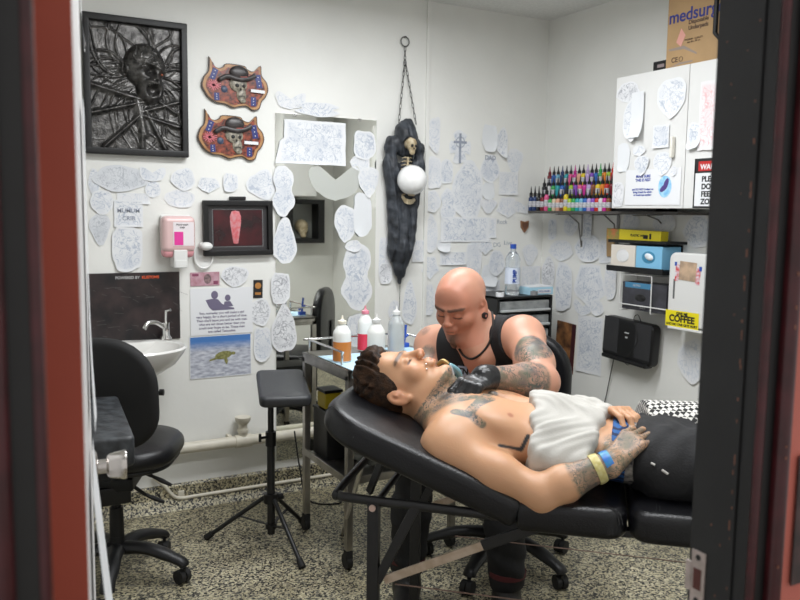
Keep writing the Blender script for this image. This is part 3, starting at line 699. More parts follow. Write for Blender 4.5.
# ------------------------------------------------ hooded reaper ornament (see people file for the sculpted robe)
# ------------------------------------------------ cushions
def cushion(mb, lx, ly, t, rc, re, M, x0=0, y0=0, cs=(1, 1, 1, 1), dome=.0, n=8):
    """slab x0..x0+lx, y0..y0+ly, thickness t, plan corner radius rc, edge radius re"""
    rings = []; vs = []
    def ring(ins, z):
        out = []
        for ci, (cx, cy, a0) in enumerate(((x0+lx, y0+ly, 0), (x0, y0+ly, PI/2), (x0, y0, PI), (x0+lx, y0, 3*PI/2))):
            r = max(rc*cs[ci], .012); sx = 1 if ci in (0, 3) else -1; sy = 1 if ci in (0, 1) else -1
            ox, oy = cx-sx*r, cy-sy*r; q = max(r-ins, .0008)
            ex = -sx*max(0, ins-r+.0008); ey = -sy*max(0, ins-r+.0008)
            for k in range(n+1):
                a = a0+PI/2*k/n; out.append((ox+ex+q*math.cos(a), oy+ey+q*math.sin(a), z))
        return out
    prof = [(re*.999, 0)]+[(re*(1-math.sin(a)), re*(1-math.cos(a))) for a in [PI/2*i/5 for i in range(1, 6)]]
    prof += [(re*(1-math.cos(a)), t-re+re*math.sin(a)) for a in [PI/2*i/5 for i in range(0, 6)]]
    prof += [(re+min(lx, ly)*.12, t+dome*.6), (re+min(lx, ly)*.28, t+dome)]
    for ins, z in prof: rings.append([mb.bm.verts.new(p) for p in ring(ins, z)]); vs += rings[-1]
    N = len(rings[0])
    for A, B in zip(rings, rings[1:]):
        for k in range(N): mb.bm.faces.new((A[k], A[(k+1) % N], B[(k+1) % N], B[k]))
    mb.bm.faces.new(rings[0][::-1]); mb.bm.faces.new(rings[-1])
    if M is not None: bmesh.ops.transform(mb.bm, matrix=M, verts=vs)
    return mb
# ------------------------------------------------ treatment bench
aV = Vector((-.742, .671, 0)).normalized(); wV = Vector((.671, .742, 0)).normalized(); zV = Vector((0, 0, 1))
J = Vector((1.110, 1.446, .66)); BANG = math.radians(21.2); rV = aV*math.cos(BANG)+zV*math.sin(BANG); nV = -aV*math.sin(BANG)+zV*math.cos(BANG)
BL, BW, BT = .545, .54, .075
def fr_(o, x, y, z): M = Matrix((x, y, z)).transposed().to_4x4(); M.translation = o; return M
BACKM = fr_(J, rV, -wV, nV)          # x up the backrest, y towards near side (negative across), z out of the pad
def NB(px, py, t):                   # pixel -> vertical plane t metres behind the near edge of the bench
    p0 = J+wV*t; r = ray(px, py); k = (p0-CP).dot(wV)/r.dot(wV); return CP+r*k
bench = thing('treatment_bench', 'folding black padded tattoo bench with raised backrest on a black tube frame', 'bench', TR((J.x, J.y, 0)))
W = dict(world=True)
c = MB(); cushion(c, BL, BW, BT, .13, .024, BACKM @ TR((0, -BW, 0)), .006, 0, cs=(1, .15, .15, 1), dome=.006); c.build('backrest_pad', BLEA, bench, **W)
SEATM = fr_(J, -aV, wV, zV)
c = MB(); cushion(c, .252, BW, BT, .05, .022, SEATM, 0.002, 0, cs=(1, .2, .2, 1), dome=.005); c.build('seat_pad', BLEA, bench, **W)
c = MB(); cushion(c, .62, BW, BT, .05, .022, SEATM, .257, 0, cs=(1, 1, 1, 1), dome=.005); c.build('leg_pad', BLEA, bench, **W)
SEAM = mat('black_stitched_seam', (.02, .02, .022), .3)
def seam(pts, name):
    for off in (0, .007): MB().tube(smoothpath([SEATM @ Vector((x+off, y, BT-.001+dz)) for x, y, dz in pts], 5), .0011, 6).build(name, SEAM, bench, **W)
seam([(.235, .004, -.03), (.225, .012, -.004), (.20, .03, .0014), (.20, .10, .002)], 'seam')
seam([(.29, .004, -.03), (.295, .012, -.004), (.315, .03, .0014), (.318, .10, .002)], 'seam')
MB().tube(smoothpath([BACKM @ Vector((x, y, z)) for x, y, z in ((.548, -.09, .04), (.53, -.06, .068), (.50, -.03, .072), (.46, -.012, .060), (.44, -.002, .04))], 5), .0011, 6).build('seam', SEAM, bench, **W)
# frame under the backrest: U of black flat tube, horizontal
z0 = NB(372, 504, .03).z
pL = NB(350, 497, .03); pR = NB(500, 516, .03); zf = .515
def NH(px, py, z): return on(px, py, 2, z)
u_near = NB(352, 498, .03); u0 = u_near.copy(); r1 = NB(515, 518, .03)
f_ = MB()
near0 = u_near; corner = NB(333, 487, .07); far1 = near0+wV*.5
pth = smoothpath([r1, (r1+near0)/2, near0, near0+aV*.035+wV*.012, near0+aV*.05+wV*.05, near0+aV*.05+wV*.45, near0+aV*.035+wV*.49, far1, (r1+wV*.5+far1)/2, r1+wV*.5], 5)
f_.tube(pth, .0125, 12, flat=(1, .75)); f_.build('backrest_frame', BMET, bench, **W)
hp = NB(372, 505, .03); 
ft = J+wV*.03
def gp(p, z=0.0): return Vector((p.x, p.y, z))
for t_ in (0, .5):
    b0 = gp(NB(374, 506, .03)+wV*t_, NB(374, 506, .03).z)
    l = MB(); l.bar(b0+zV*.01, gp(b0, .0), .022, .030, up=aV); l.build('leg', BMET, bench, **W)
    MB().cyl(b0-wV*.014+zV*.0, b0-wV*.018, .0085, n=16).build('pivot_bolt', mat('pinkish_worn_bolt', (.55, .40, .34), .4, .3), bench, **W)
    # diagonal brace and the wooden/black hinged strut
    d0 = gp(NB(416, 506, .03)+wV*t_, NB(416, 506, .03).z); d1 = b0.copy(); d1.z = NB(384, 582, .03).z; d1 -= aV*.01
    MB().bar(d0, d1, .018, .024).build('brace', BMET, bench, **W)
    s0 = NB(384, 580, .03)+wV*t_; s1 = NB(484, 545, .03)+wV*t_; s2 = NB(550, 523, .03)+wV*t_
    MB().bar(s0, s1, .008, .022).build('strut', mat('bare_worn_wood', (.36, .27, .19), .6, col2=(.48, .38, .30), vscale=30), bench, **W)
    MB().bar(s1-(s2-s1)*.03, s2, .010, .026).build('strut', BMET, bench, **W)
    l2 = J-aV*.56+wV*(.03+t_)
    MB().bar(gp(l2, .65), gp(l2, 0), .022, .03, up=aV).build('leg', BMET, bench, **W)
    MB().bar(J+wV*(.10+t_*.75)-zV*.009, J-aV*.85+wV*(.10+t_*.75)-zV*.009, .03, .018).build('rail', BMET, bench, **W)
    MB().cyl(*((NB(395, 584, .03), NB(690, 622, .03)) if t_ < .1 else (NB(455, 536, .53), NB(690, 563, .53))), .0018, n=6).build('cable', mat('dull_steel_cable', (.25, .17, .14), .4, .6), bench, **W)
b0 = NB(374, 506, .03)
MB().cyl(gp(b0+wV*0, .06), gp(b0+wV*.5, .06), .009).build('cross_bar', BMET, bench, **W)
MB().cyl(gp(b0+wV*0, b0.z), gp(b0+wV*.5, b0.z), .009).build('cross_bar', BMET, bench, **W)
for t_ in (.05,):                                  # props that hold the backrest up
    q0 = near0+aV*.02+wV*t_; q1 = J+rV*.36+wV*t_-nV*.004
    MB().bar(q0-aV*.05, q1, .010, .020).build('backrest_prop', BMET, bench, **W)
# a thin pale metal stick leaning below the head end
q0 = on(342, 534, 2, 0.006); q1 = NB(363, 462, .34)
st = thing('metal_rod', 'thin pale metal rod leaning under the head end of the bench', 'rod', TR(q0))
MB().tube([q0, q1], .0075, 12).build('shaft', ALU, st, **W)
MB().sph(q0, .0095, 10).build('tip', RUBB, st, **W)
# ------------------------------------------------ star base helper
def star_base(root, cx, cy, r, hub_z, rot, post_top, n=5):
    for i in range(n):
        a = rot+i*2*PI/n; d = Vector((math.cos(a), math.sin(a), 0)); e = Vector((cx, cy, 0))+d*r
        l = MB(); l.tube(smoothpath([Vector((cx, cy, hub_z)), Vector((cx, cy, hub_z+.005))+d*r*.45, Vector((cx, cy, hub_z-.035))+d*r*.93, e+zV*(hub_z-.055)], 4), [.034]*3+[.031]*4+[.026]*5+[.022], 12, flat=(.72, 1))
        lo = l.build('base_leg', BPLA, root, **W)
        c = MB(); a2 = a+1.1+i*.9; ax = Vector((math.cos(a2), math.sin(a2), 0)); ce = e+Vector((0, 0, .028))+Vector((-ax.y, ax.x, 0))*.012
        for s in (-1, 1): c.cyl(ce+ax*.003*s, ce+ax*.022*s, .027, n=20)
        c.box(tuple(ce+Vector((0, 0, .012))), (.03, .03, .03), .01, rz=a2); c.cyl(e+zV*.03, e+zV*(hub_z-.04), .007)
        co = c.build('castor', RUBB, root, **W)
    MB().cyl((cx, cy, hub_z-.02), (cx, cy, hub_z+.05), .034, .028).cyl((cx, cy, hub_z+.05), (cx, cy, hub_z+.16), .027, .025).cyl((cx, cy, hub_z+.16), (cx, cy, post_top), .017).build('gas_post', BPLA, root, **W)
# ------------------------------------------------ left office chair
cx, cy = .475, 3.06
oc = thing('office_chair', 'black office chair with rounded backrest in front of the basin', 'chair', TR((cx, cy, 0)))
star_base(oc, cx, cy, .262, .125, math.radians(-35), .43)
sd_ = Vector((.45, .89, 0)).normalized(); sxv = Vector((sd_.y, -sd_.x, 0))
SM = fr_(Vector((cx+.020, cy+.02, .462)), sxv, sd_, zV)
c = MB(); cushion(c, .44, .46, .075, .17, .034, SM, -.22, -.21, dome=.012); c.build('seat', BLEA, oc, **W)
c = MB(); cushion(c, .41, .43, .02, .16, .009, SM @ TR((0, 0, -.012)), -.205, -.195); c.build('seat_shell', BPLA, oc, **W)
bc = Vector((.385, 2.83, 0)); bt = on(112, 333, 1, 2.83).z; bb_ = on(140, 441, 1, 2.83).z
BM = fr_(Vector((bc.x, bc.y, bb_)), sxv, zV, Vector((-sd_.x, -sd_.y, 0)))
BM = fr_(Vector((bc.x, bc.y, bb_)), sxv, (zV*.995-sd_*.09).normalized(), sxv.cross((zV*.995-sd_*.09).normalized()))
c = MB(); cushion(c, .44, bt-bb_, .055, .17, .026, BM, -.22, 0, cs=(1, 1, .75, .75), dome=.012); c.build('backrest', mat('matt_black_fabric', (.006, .006, .0065), .75, bump=.2, bscale=400), oc, **W)
MB().tube([BM @ Vector((-.215, .17, .028)), BM @ Vector((-.1, .165, .068)), BM @ Vector((.1, .165, .068)), BM @ Vector((.218, .17, .028))], .0022, 6).build('piping', BPLA, oc, **W)
MB().bar(BM @ Vector((0, -.12, .0)), BM @ Vector((0, .18, -.01)), .07, .02, up=sd_).build('back_stem', BPLA, oc, **W)
MB().bar(BM @ Vector((0, -.12, .0)), (cx, cy, .41), .07, .02).box((cx, cy, .40), (.17, .20, .05), .01, rz=-.4).box((cx-.02, cy-.05, .36), (.12, .10, .07), .01).build('mechanism', BPLA, oc, **W)
for (q0, q1, q2) in (((118, 462), (152, 476), (171, 485)), ((116, 474), (146, 495), (164, 502))):
    a_, b_, c_ = [on(*q, 1, 2.98) for q in (q0, q1, q2)]
    MB().tube([a_, b_], .007, 10).tube([b_, (b_+c_)/2, c_], [.008, .013, .009], 12, flat=(.7, 1)).build('adjusting_lever', BPLA, oc, **W)
MB().cyl(BM @ Vector((.222, .20, .02)), BM @ Vector((.236, .20, .02)), .011, n=12).build('back_knob', BPLA, oc, **W)
# ------------------------------------------------ armrest stand next to the door
pb = thing('padded_armrest', 'dusty black padded armrest block beside the open door', 'armrest', TR((.30, 2.42, 0)))
ptz = .80; pA = on(135, 436, 2, ptz); pB = on(118, 395, 2, ptz)
dv = (pB-pA).normalized(); lv = Vector((-dv.y, dv.x, 0))
PM = fr_(Vector((pA.x, pA.y, ptz-.085)), dv, lv, zV)
c = MB(); cushion(c, (pB-pA).length, .26, .085, .02, .012, PM, dome=.006); c.build('pad', DUSTY, pb, **W)
c = MB(); c.box((.25, .13, -.012), (.30, .18, .02), .002, M=PM); c.build('pad_plate', BPLA, pb, **W)
pc = PM @ Vector((.25, .15, 0))
MB().cyl((pc.x, pc.y, .02), (pc.x, pc.y, ptz-.1), .016).build('post', BMET, pb, **W)
MB().cyl((pc.x, pc.y, .0), (pc.x, pc.y, .02), .15, .14, n=32).build('base_plate', BMET, pb, **W)
# ------------------------------------------------ tripod armrest
tx, ty = 1.10, 3.10
tr = thing('tripod_armrest', 'black armrest pad on a tripod stand in front of the mirror', 'armrest', TR((tx, ty, 0)))
dv = Vector((.29, .957, 0)); lv = Vector((-dv.y, dv.x, 0)); pz = .645
PM = fr_(Vector((tx+.045, ty-.0, pz)), dv, lv, Vector((0, 0, 1))) @ Matrix.Rotation(-.06, 4, 'Y') 
c = MB(); cushion(c, .44, .205, .045, .03, .016, PM, -.20, -.11, dome=.004); c.build('pad', mat('grey_black_vinyl', (.028, .030, .034), .45, bump=.2, bscale=200), tr, **W)
MB().box((0, 0, -.008), (.25, .12, .014), .002, M=PM).build('pad_plate', BPLA, tr, **W)
MB().cyl((tx, ty, .05), (tx, ty, .45), .0165).cyl((tx, ty, .45), (tx, ty, pz-.005), .0125).build('column', BMET, tr, **W)
MB().cyl((tx, ty, .43), (tx, ty, .49), .022).tube([(tx-.02, ty-.005, .47), (tx-.05, ty-.01, .47)], .006).tube([(tx-.05, ty-.01, .455), (tx-.05, ty-.01, .488)], .006).build('clamp_knob', BPLA, tr, **W)
MB().cyl((tx, ty, .185), (tx, ty, .225), .030).cyl((tx+.03, ty+.01, .20), (tx+.055, ty+.015, .20), .014).build('leg_collar', BPLA, tr, **W)
MB().cyl((tx, ty, .075), (tx, ty, .095), .024).build('lower_collar', BPLA, tr, **W)
for px, py in ((207, 537), (302, 566), (303, 522)):
    e = on(px, py, 2, .012); top = Vector((tx, ty, .205)); top += (gp(e)-gp(top)).normalized()*.03
    MB().tube([top, e], .0095, 10, flat=(1, 1)).build('leg', BMET, tr, **W)
    MB().tube([e+(top-e).normalized()*.03, e-(top-e).normalized()*.006], [.013, .015], 10).build('rubber_foot', RUBB, tr, **W)
    mid = top.lerp(e, .45); MB().bar((tx, ty, .085), mid, .014, .004).build('brace', BMET, tr, **W)
# ------------------------------------------------ steel trolley
tx0, tx1, ty0, ty1, tz = 1.276, 1.78, 2.725, 3.19, .80
tl = thing('steel_trolley', 'stainless steel wheeled trolley between the mirror and the bench', 'trolley', TR((tx0, ty0, 0)))
MB().box(((tx0+tx1)/2, (ty0+ty1)/2, tz-.006), (tx1-tx0, ty1-ty0, .012), .003).build('top_tray', STEEL, tl, **W)
rim = MB()
for y in (ty0+.006, ty1-.006): rim.box(((tx0+tx1)/2, y, tz-.022), (tx1-tx0, .012, .044), .002)
for x in (tx0+.006, tx1-.006): rim.box((x, (ty0+ty1)/2, tz-.022), (.012, ty1-ty0, .044), .002)
rim.build('tray_rim', STEEL, tl, **W)
for x in (tx0+.014, tx1-.014):
    for y in (ty0+.014, ty1-.014):
        MB().box((x, y, .43), (.028, .028, .70), .003).build('leg', STEEL, tl, **W)
        c = MB(); c.cyl((x-.011, y+.01, .032), (x+.011, y+.01, .032), .031, n=20); c.box((x, y+.002, .06), (.03, .035, .04), .006); c.build('castor', RUBB, tl, **W)
sh_z = .35
MB().box(((tx0+tx1)/2, (ty0+ty1)/2, sh_z), (tx1-tx0-.01, ty1-ty0-.01, .012), .002).box((tx0+.004, (ty0+ty1)/2, sh_z+.012), (.01, ty1-ty0, .03), .002).box(((tx0+tx1)/2, ty0+.004, sh_z+.012), (tx1-tx0, .01, .03), .002).build('lower_shelf', STEEL, tl, **W)
rz_ = tz+.055
MB().tube(smoothpath([(tx0+.02, ty0+.10, tz), (tx0+.02, ty0+.10, rz_-.01), (tx0+.02, ty0+.12, rz_), (tx0+.02, ty1-.04, rz_), (tx0+.04, ty1-.02, rz_), (tx1-.04, ty1-.02, rz_), (tx1-.02, ty1-.04, rz_), (tx1-.02, ty0+.12, rz_), (tx1-.02, ty0+.10, rz_-.01), (tx1-.02, ty0+.10, tz)], 5), .005, 10).tube([(tx0+.02, ty1-.03, tz), (tx0+.02, ty1-.03, rz_)], .005).tube([(tx1-.02, ty1-.03, tz), (tx1-.02, ty1-.03, rz_)], .005).build('guard_rail', CHROME, tl, **W)
lin = thing('blue_bench_paper', 'light blue paper liner on the trolley top under the orange bottle', 'paper liner', TR((1.45, 2.9, tz+.001)))
lm = MB(); lm.box((-.02, -.03, .0), (.28, .36, .0015)); lm.box((-.155, -.03, -.016), (.0015, .30, .03)); lm.box((-.0, -.178, -.012), (.20, .0015, .026)); lm.build('sheet', BLUE, lin)
lin2 = thing('blue_paper_towel', 'light blue paper at the right end of the trolley top beside the clear bottle', 'paper', TR((1.69, 3.02, tz+.001)))
MB().box((0, 0, .001), (.13, .2, .002), rz=.1).build('sheet', BLUE, lin2)
def pump_bottle(px, pyb, y, h, r, label, bm, liquid=None, lfrac=0, cap=WHITEP):
    q = on(px, pyb, 2, tz+.003)
    q = Vector((q.x, q.y, tz+.003))
    t = thing('squeeze_bottle', label, 'bottle', TR(q))
    pr = [(0, 0), (r*.92, 0), (r, .006), (r, h*.60), (r*.93, h*.66), (r*.6, h*.76), (r*.42, h*.80), (r*.42, h*.83), (0, h*.83)]
    MB().lathe(pr, 28).build('body', bm, t)
    if liquid: MB().lathe([(0, .002), (r*1.004, .004), (r*1.012, .008), (r*1.012, h*lfrac), (0, h*lfrac)], 28).build('liquid', liquid, t)
    MB().lathe([(0, h*.82), (r*.5, h*.82), (r*.5, h*.885), (r*.25, h*.90), (r*.13, h*.93), (r*.10, h), (0, h)], 20).build('nozzle', cap, t)
    return t
MILK = mat('milky_plastic', (.80, .81, .78), .35); CLEARP = mat('cloudy_clear_plastic', (.75, .78, .78), .2, trans=.55, alpha=1)
pump_bottle(342, 361, 0, .185, .037, 'white topped bottle of orange liquid on the trolley', MILK, mat('orange_liquid', (.62, .22, .05), .25), .44, mat('cream_cap', (.78, .74, .62), .4))
pump_bottle(376, 362, 0, .195, .036, 'milky white bottle right of the orange one on the trolley', MILK)
pump_bottle(365, 350, 0, .195, .033, 'pink capped bottle of red liquid behind the milky bottle', MILK, mat('red_liquid', (.70, .04, .08), .25), .38, mat('pink_cap', (.75, .25, .32), .4))
pump_bottle(396, 352, 0, .20, .036, 'cloudy clear bottle, rightmost on the trolley', CLEARP)
q = on(404, 347, 2, tz+.003)
bc_ = thing('blue_clamp', 'small blue plastic clamp at the right end of the trolley', 'clamp', TR((q.x, q.y, tz+.003)))
BLP = mat('royal_blue_plastic', (.02, .08, .42), .35)
MB().box((0, 0, .01), (.04, .03, .02), .004).build('base', BLP, bc_); MB().cyl((0, 0, .02), (.008, 0, .10), .006).tube([(-.02, 0, .03), (.02, 0, .055)], .006).build('stem', BLP, bc_)
# things on the trolley's lower shelf
q = Vector((tx0+.12, ty0+.2, sh_z+.006))
bk_ = thing('black_storage_box', 'black storage box at the back left of the trolley lower shelf', 'box', TR((tx0+.115, ty1-.10, sh_z+.007)))
MB().box((0, 0, .10), (.15, .15, .20), .006).build('box', BPLA, bk_); MB().box((0, 0, .205), (.155, .155, .012), .003).build('lid', BPLA, bk_)
yb_ = thing('yellow_sharps_tub', 'small yellow tub with dark lid on top of the black storage box', 'tub', TR((tx0+.085, ty1-.10, sh_z+.219)))
MB().box((0, 0, .035), (.08, .09, .07), .010).build('tub', mat('deep_yellow', (.50, .38, .01), .45), yb_); MB().box((0, 0, .076), (.086, .096, .014), .005).build('lid', BPLA, yb_)
bx_ = thing('black_power_unit', 'black power supply box on the trolley lower shelf', 'power supply', TR((tx0+.40, ty1-.13, sh_z+.007)))
MB().box((0, 0, .08), (.25, .2, .16), .008).build('case', BPLA, bx_); MB().cyl((-.06, -.1, .08), (-.06, -.115, .08), .02).cyl((.06, -.1, .08), (.06, -.115, .08), .02).build('dial', ALU, bx_)
# crumpled grey plastic bag
fb = Field((-.20, -.15, -.01), (.20, .15, .44), .006); rs = np.random.RandomState(1)
fb.ell((0, 0, .15), (.14, .10, .14)); fb.cap((0, 0, .22), (.04, 0, .34), .09, .05, .03)
ph_ = rs.uniform(0, 6, 6)
fb.mod(lambda x, y, z: .010*np.sin(38*x+22*z+ph_[0])*np.sin(30*y+14*x+ph_[1])+.007*np.sin(70*z+40*y+ph_[2])*np.sin(60*x+ph_[3])+.004*np.sin(120*x-90*z))
me = fb.mesh('bag'); me.materials.append(mat('grey_plastic_film', (.13, .14, .13), .25, bump=.8, bscale=50, col2=(.24, .25, .22), vscale=16))
bg = thing('plastic_bag', 'crumpled grey plastic bag on the trolley lower shelf', 'bag', TR((tx0+.185, ty0+.15, sh_z+.01))); link('bag', me, bg)
# cables on the floor by the mirror
for pts, lab in ((((318, 470), (330, 500), (345, 520), (352, 540)), 'thin black cable hanging behind the trolley legs to the floor'),):
    cb = thing('floor_cable', lab, 'cable', TR((1.5, 3.45, 0)))
    MB().tube(smoothpath([(1.36, 3.5, .36), (1.38, 3.48, .18), (1.42, 3.47, .02), (1.55, 3.40, .006), (1.62, 3.50, .006), (1.85, 3.46, .006), (2.0, 3.5, .3)], 6), .004, 8).build('cable', RUBB, cb, **W)
# ------------------------------------------------ artist's chair
acx, acy = 1.86, 2.51
ac = thing('operator_chair', 'black star base office chair under the bald tattooist', 'chair', TR((acx, acy, 0)))
star_base(ac, acx, acy, .30, .12, math.atan2(2.212-acy, 1.93-acx), .44)
fd = Vector((-.80, -.60, 0)); fx_ = Vector((-fd.y, fd.x, 0))*-1
SM2 = fr_(Vector((acx, acy, .43)), fx_, fd, zV)
c = MB(); cushion(c, .46, .44, .07, .16, .033, SM2, -.23, -.24, dome=.01); c.build('seat', BLEA, ac, **W)
MB().box((acx, acy, .41), (.16, .18, .04), .01).build('mechanism', BPLA, ac, **W)
bdir = -fd; bp_ = Vector((acx, acy, 0))+bdir*.265
bpx = on(556, 335, 0, bp_.x+.12)
BM2 = fr_(Vector((bp_.x-.03, bp_.y-.005, .415)), fx_, zV, fx_.cross(zV))
c = MB(); cushion(c, .44, .50, .06, .17, .028, BM2 @ TR((0, 0, -.02)), -.22, 0, dome=.01); c.build('backrest', BLEA, ac, **W)
MB().bar((bp_.x, bp_.y, .43), (acx, acy, .42), .07, .02).bar((bp_.x+.03, bp_.y, .43), (bp_.x+.03, bp_.y, .70), .06, .02, up=fd).build('back_stem', BPLA, ac, **W)
# ------------------------------------------------ drawer tower with things on top
dt_y = 3.50; zt_ = on(520, 293, 1, dt_y).z; xl_ = on(497, 320, 1, dt_y-.15).x; xr_ = on(552, 320, 1, dt_y-.15).x
dt = thing('drawer_tower', 'black framed tower of clear grey drawers in the corner behind the tattooist', 'drawer unit', TR(((xl_+xr_)/2, dt_y, 0)))
wd = xr_-xl_; dp = .30; fm = MB()
for sx in (-1, 1): fm.box((sx*(wd/2-.008), 0, zt_/2), (.016, dp, zt_), .003)
fm.box((0, 0, zt_-.006), (wd, dp, .012), .003); fm.box((0, dp/2-.005, zt_/2), (wd, .008, zt_)); nn = 12; pit = .078
i = 0; z = zt_-.012
DRW = mat('smoky_drawer', (.33, .34, .34), .3, col2=(.16, .17, .17), vscale=18)
while z-pit > .05:
    d = MB(); d.box((0, -.002, z-pit/2-.004), (wd-.036, dp-.012, pit-.018), .006); do = d.build('drawer', DRW, dt)
    MB().box((0, -dp/2-.004, z-pit+.016), (wd-.04, .014, .012), .003).build('handle', mat('pale_drawer_lip', (.5, .52, .52), .35), do)
    fm.box((0, 0, z-pit+.003), (wd-.02, dp, .008)); z -= pit
fm.build('frame', BPLA, dt)
q = on(512, 293, 1, 3.44)
wb = thing('water_bottle', 'clear plastic water bottle with blue cap and blue label', 'bottle', TR((q.x, 3.44, zt_)))
BOT = mat('clear_bottle_plastic', (.84, .88, .90), .08, trans=.85, bump=.2, bscale=18)
pr = [(0, 0), (.036, 0), (.040, .01)]+[(.040-.002*(i % 2), .02+i*.012) for i in range(14)]+[(.040, .19), (.030, .215), (.014, .235), (.0135, .25), (0, .25)]
MB().lathe(pr, 32).build('body', BOT, wb)
MB().cyl((0, 0, .246), (0, 0, .270), .0165).build('cap', BLP, wb)
MB().cyl((0, 0, .060), (0, 0, .145), .0412, n=32).build('label', mat('white_blue_label', (.70, .76, .88), .4), wb)
M_ = Matrix.Translation((-.014, -.0405, .102)) @ Matrix.Rotation(PI/2, 4, 'X')
text('PUMP', .036, BLP, 'lettering', wb, M_ @ Matrix.Rotation(PI/2, 4, 'Z') @ Matrix.Diagonal((.75, 1, 1, 1)), bold=.0014)
q = on(535, 292, 1, 3.44)
bx_ = thing('mask_box', 'light blue and white box lying on the drawer tower', 'box', TR((q.x, 3.44, zt_)))
MB().box((0, 0, .02), (.16, .11, .04), .002).build('carton', mat('pale_blue_card', (.42, .68, .82), .5), bx_); MB().box((0, -.004, .043), (.15, .1, .006), .002).box((.02, -.0555, .018), (.09, .001, .022)).build('white_flap', WPAP, bx_)
text('FACE MASKS', .014, INKB, 'lettering', bx_, Matrix.Translation((.02, -.0565, .018)) @ Matrix.Rotation(PI/2, 4, 'X'))
q = on(503, 292, 1, 3.40)
for k, (dx, lab, col) in enumerate(((-.02, 'small white tape roll on the drawer tower', WPAP), (.20, 'small grey jar at the right of the blue box on the drawer tower', mat('grey_jar', (.25, .25, .26), .3)))):
    j_ = thing('tape_roll' if k == 0 else 'small_jar', lab, 'tape' if k == 0 else 'jar', TR((q.x+dx-.01, 3.385, zt_)))
    MB().lathe([(0, 0), (.022, 0), (.022, .022), (0, .022)], 20).build('body', col, j_)
    MB().lathe([(0, .022), (.010, .022), (.010, .024), (0, .024)], 16).build('lid', BPLA, j_)
# ------------------------------------------------ wall cabinet
XF = XR-.27
cyl_ = on(614, 143, 0, XF).y; cys = on(686, 143, 0, XF).y; dw = cyl_-cys
czt = (on(618, 78, 0, XF).z+on(686, 64, 0, XF).z)/2; czb = (on(612, 208, 0, XF).z+on(686, 209, 0, XF).z)/2
FC = Matrix.Translation((XF, cys, (czt+czb)/2)) @ Matrix(((0, 0, -1), (-1, 0, 0), (0, 1, 0))).to_4x4()
cb = thing('wall_cabinet', 'white two door wall cabinet covered with tattoo tracings', 'cabinet', FC)
ch = czt-czb
MB().box((0, 0, -.145), (dw*2, ch, .25), .002).build('body', WPAINT, cb)
for s in (-1, 1):
    d = MB().box((s*dw/2, 0, -.010), (dw-.003, ch-.002, .019), .0015).build('door', WPAINT, cb)
    MB().box((s*.022-.042*(s < 0) + (.0 if s < 0 else .0), -.040, .011), (.017, .092, .022), .007).build('handle', mat('cream_handle', (.80, .78, .70), .35), d) if s < 0 else None
F = Fright(652, 187, .0, 0, x=XF-.002)
nt_ = thing('cabinet_notice', 'white printed notice with blue lettering and a blue bird picture on cabinet door', 'notice', F)
w_, h_ = wh(F, 625, 173, 680, 209)
MB().box((0, 0, 0), (w_, h_, .001)).build('sheet', WPAP, nt_)
text('MAKE SURE\nTHIS IS BEST', .017, INKB, 'lettering', nt_, TR((-.055, .040, .001)), bold=.0006)
text('and DO NOT hesitate to\nbring it back for advice\nor touch ups anytime', .0125, INKB, 'lettering', nt_, TR((-.055, -.022, .001)), bold=.0005)
bl = MB(); bl.sph((.075, .0, .001), (.038, .048, .0006), 18); bl.build('blue_wash', mat('sky_blue_print', (.18, .48, .78), .5, col2=(.45, .72, .88), vscale=40), nt_)
bl = MB(); bl.sph((.07, -.006, .0018), (.026, .012, .0006), 12, rot=Matrix.Rotation(.6, 3, 'Z')); bl.sph((.082, .012, .0018), (.012, .026, .0006), 12, rot=Matrix.Rotation(-.4, 3, 'Z')); bl.build('bird', mat('violet_print', (.08, .05, .22), .5), nt_)
F = Fright(712, 183, .0, 0, x=XF-.002)
ws = thing('warning_sign', 'warning sign with red oval and black capitals on the cabinet', 'sign', F)
sw, shh = .19, .205
q0 = F.inverted() @ on(694, 183, 0, XF-.002); x0 = q0.x
MB().box((x0+sw/2, 0, 0), (sw, shh, .0015)).build('plate', WPAP, ws)
MB().box((x0+sw/2, shh/2-.03, .001), (sw, .06, .001)).box((x0+sw/2, -shh/2+.004, .001), (sw, .008, .001)).box((x0+.003, 0, .001), (.006, shh, .001)).build('black_band', INK, ws)
MB().box((x0+sw/2, shh/2-.032, .002), (sw*.78, .040, .001), .0004).build('red_oval', mat('sign_red', (.50, .02, .02), .4), ws)
text('WARNING', .030, WPAP, 'lettering', ws, TR((x0+.105, shh/2-.036, .003)), bold=.001)
text('PLEASE\nDO NOT\nFEED THE\nZOMBIES', .031, INK, 'lettering', ws, TR((x0+.040, -.030, .001)), bold=.0012, align='LEFT')
# carton, little black box, black grip on cabinet top
bz_ = czt
F = Matrix.Translation((XF+.055, on(708, 40, 0, XF+.055).y, bz_)) @ Matrix(((0, 0, -1), (-1, 0, 0), (0, 1, 0))).to_4x4()
mb_ = thing('medical_carton', 'brown medical supply carton standing on the wall cabinet', 'carton', F)
lx = (F.inverted() @ on(667, 38, 0, XF+.055)).x; 
MB().box((lx+.19, .155, -.10), (.38, .31, .20), .002).build('carton', CARD, mb_)
MB().box((lx+.19, .309, -.10), (.38, .0015, .05)).build('tape', mat('packing_tape', (.38, .26, .13), .25), mb_)
text('medsurge', .075, mat('navy_print', (.02, .03, .22), .5), 'lettering', mb_, TR((lx+.008, .222, .001)), bold=.0012, align='LEFT')
text('Disposable\nUnderpads', .024, mat('brown_print', (.09, .05, .03), .6), 'lettering', mb_, TR((lx+.118, .175, .001)), bold=.0006, align='LEFT')
text('CE', .030, mat('brown_print', (.09, .05, .03), .6), 'lettering', mb_, TR((lx+.050, .040, .001)), bold=.0006)
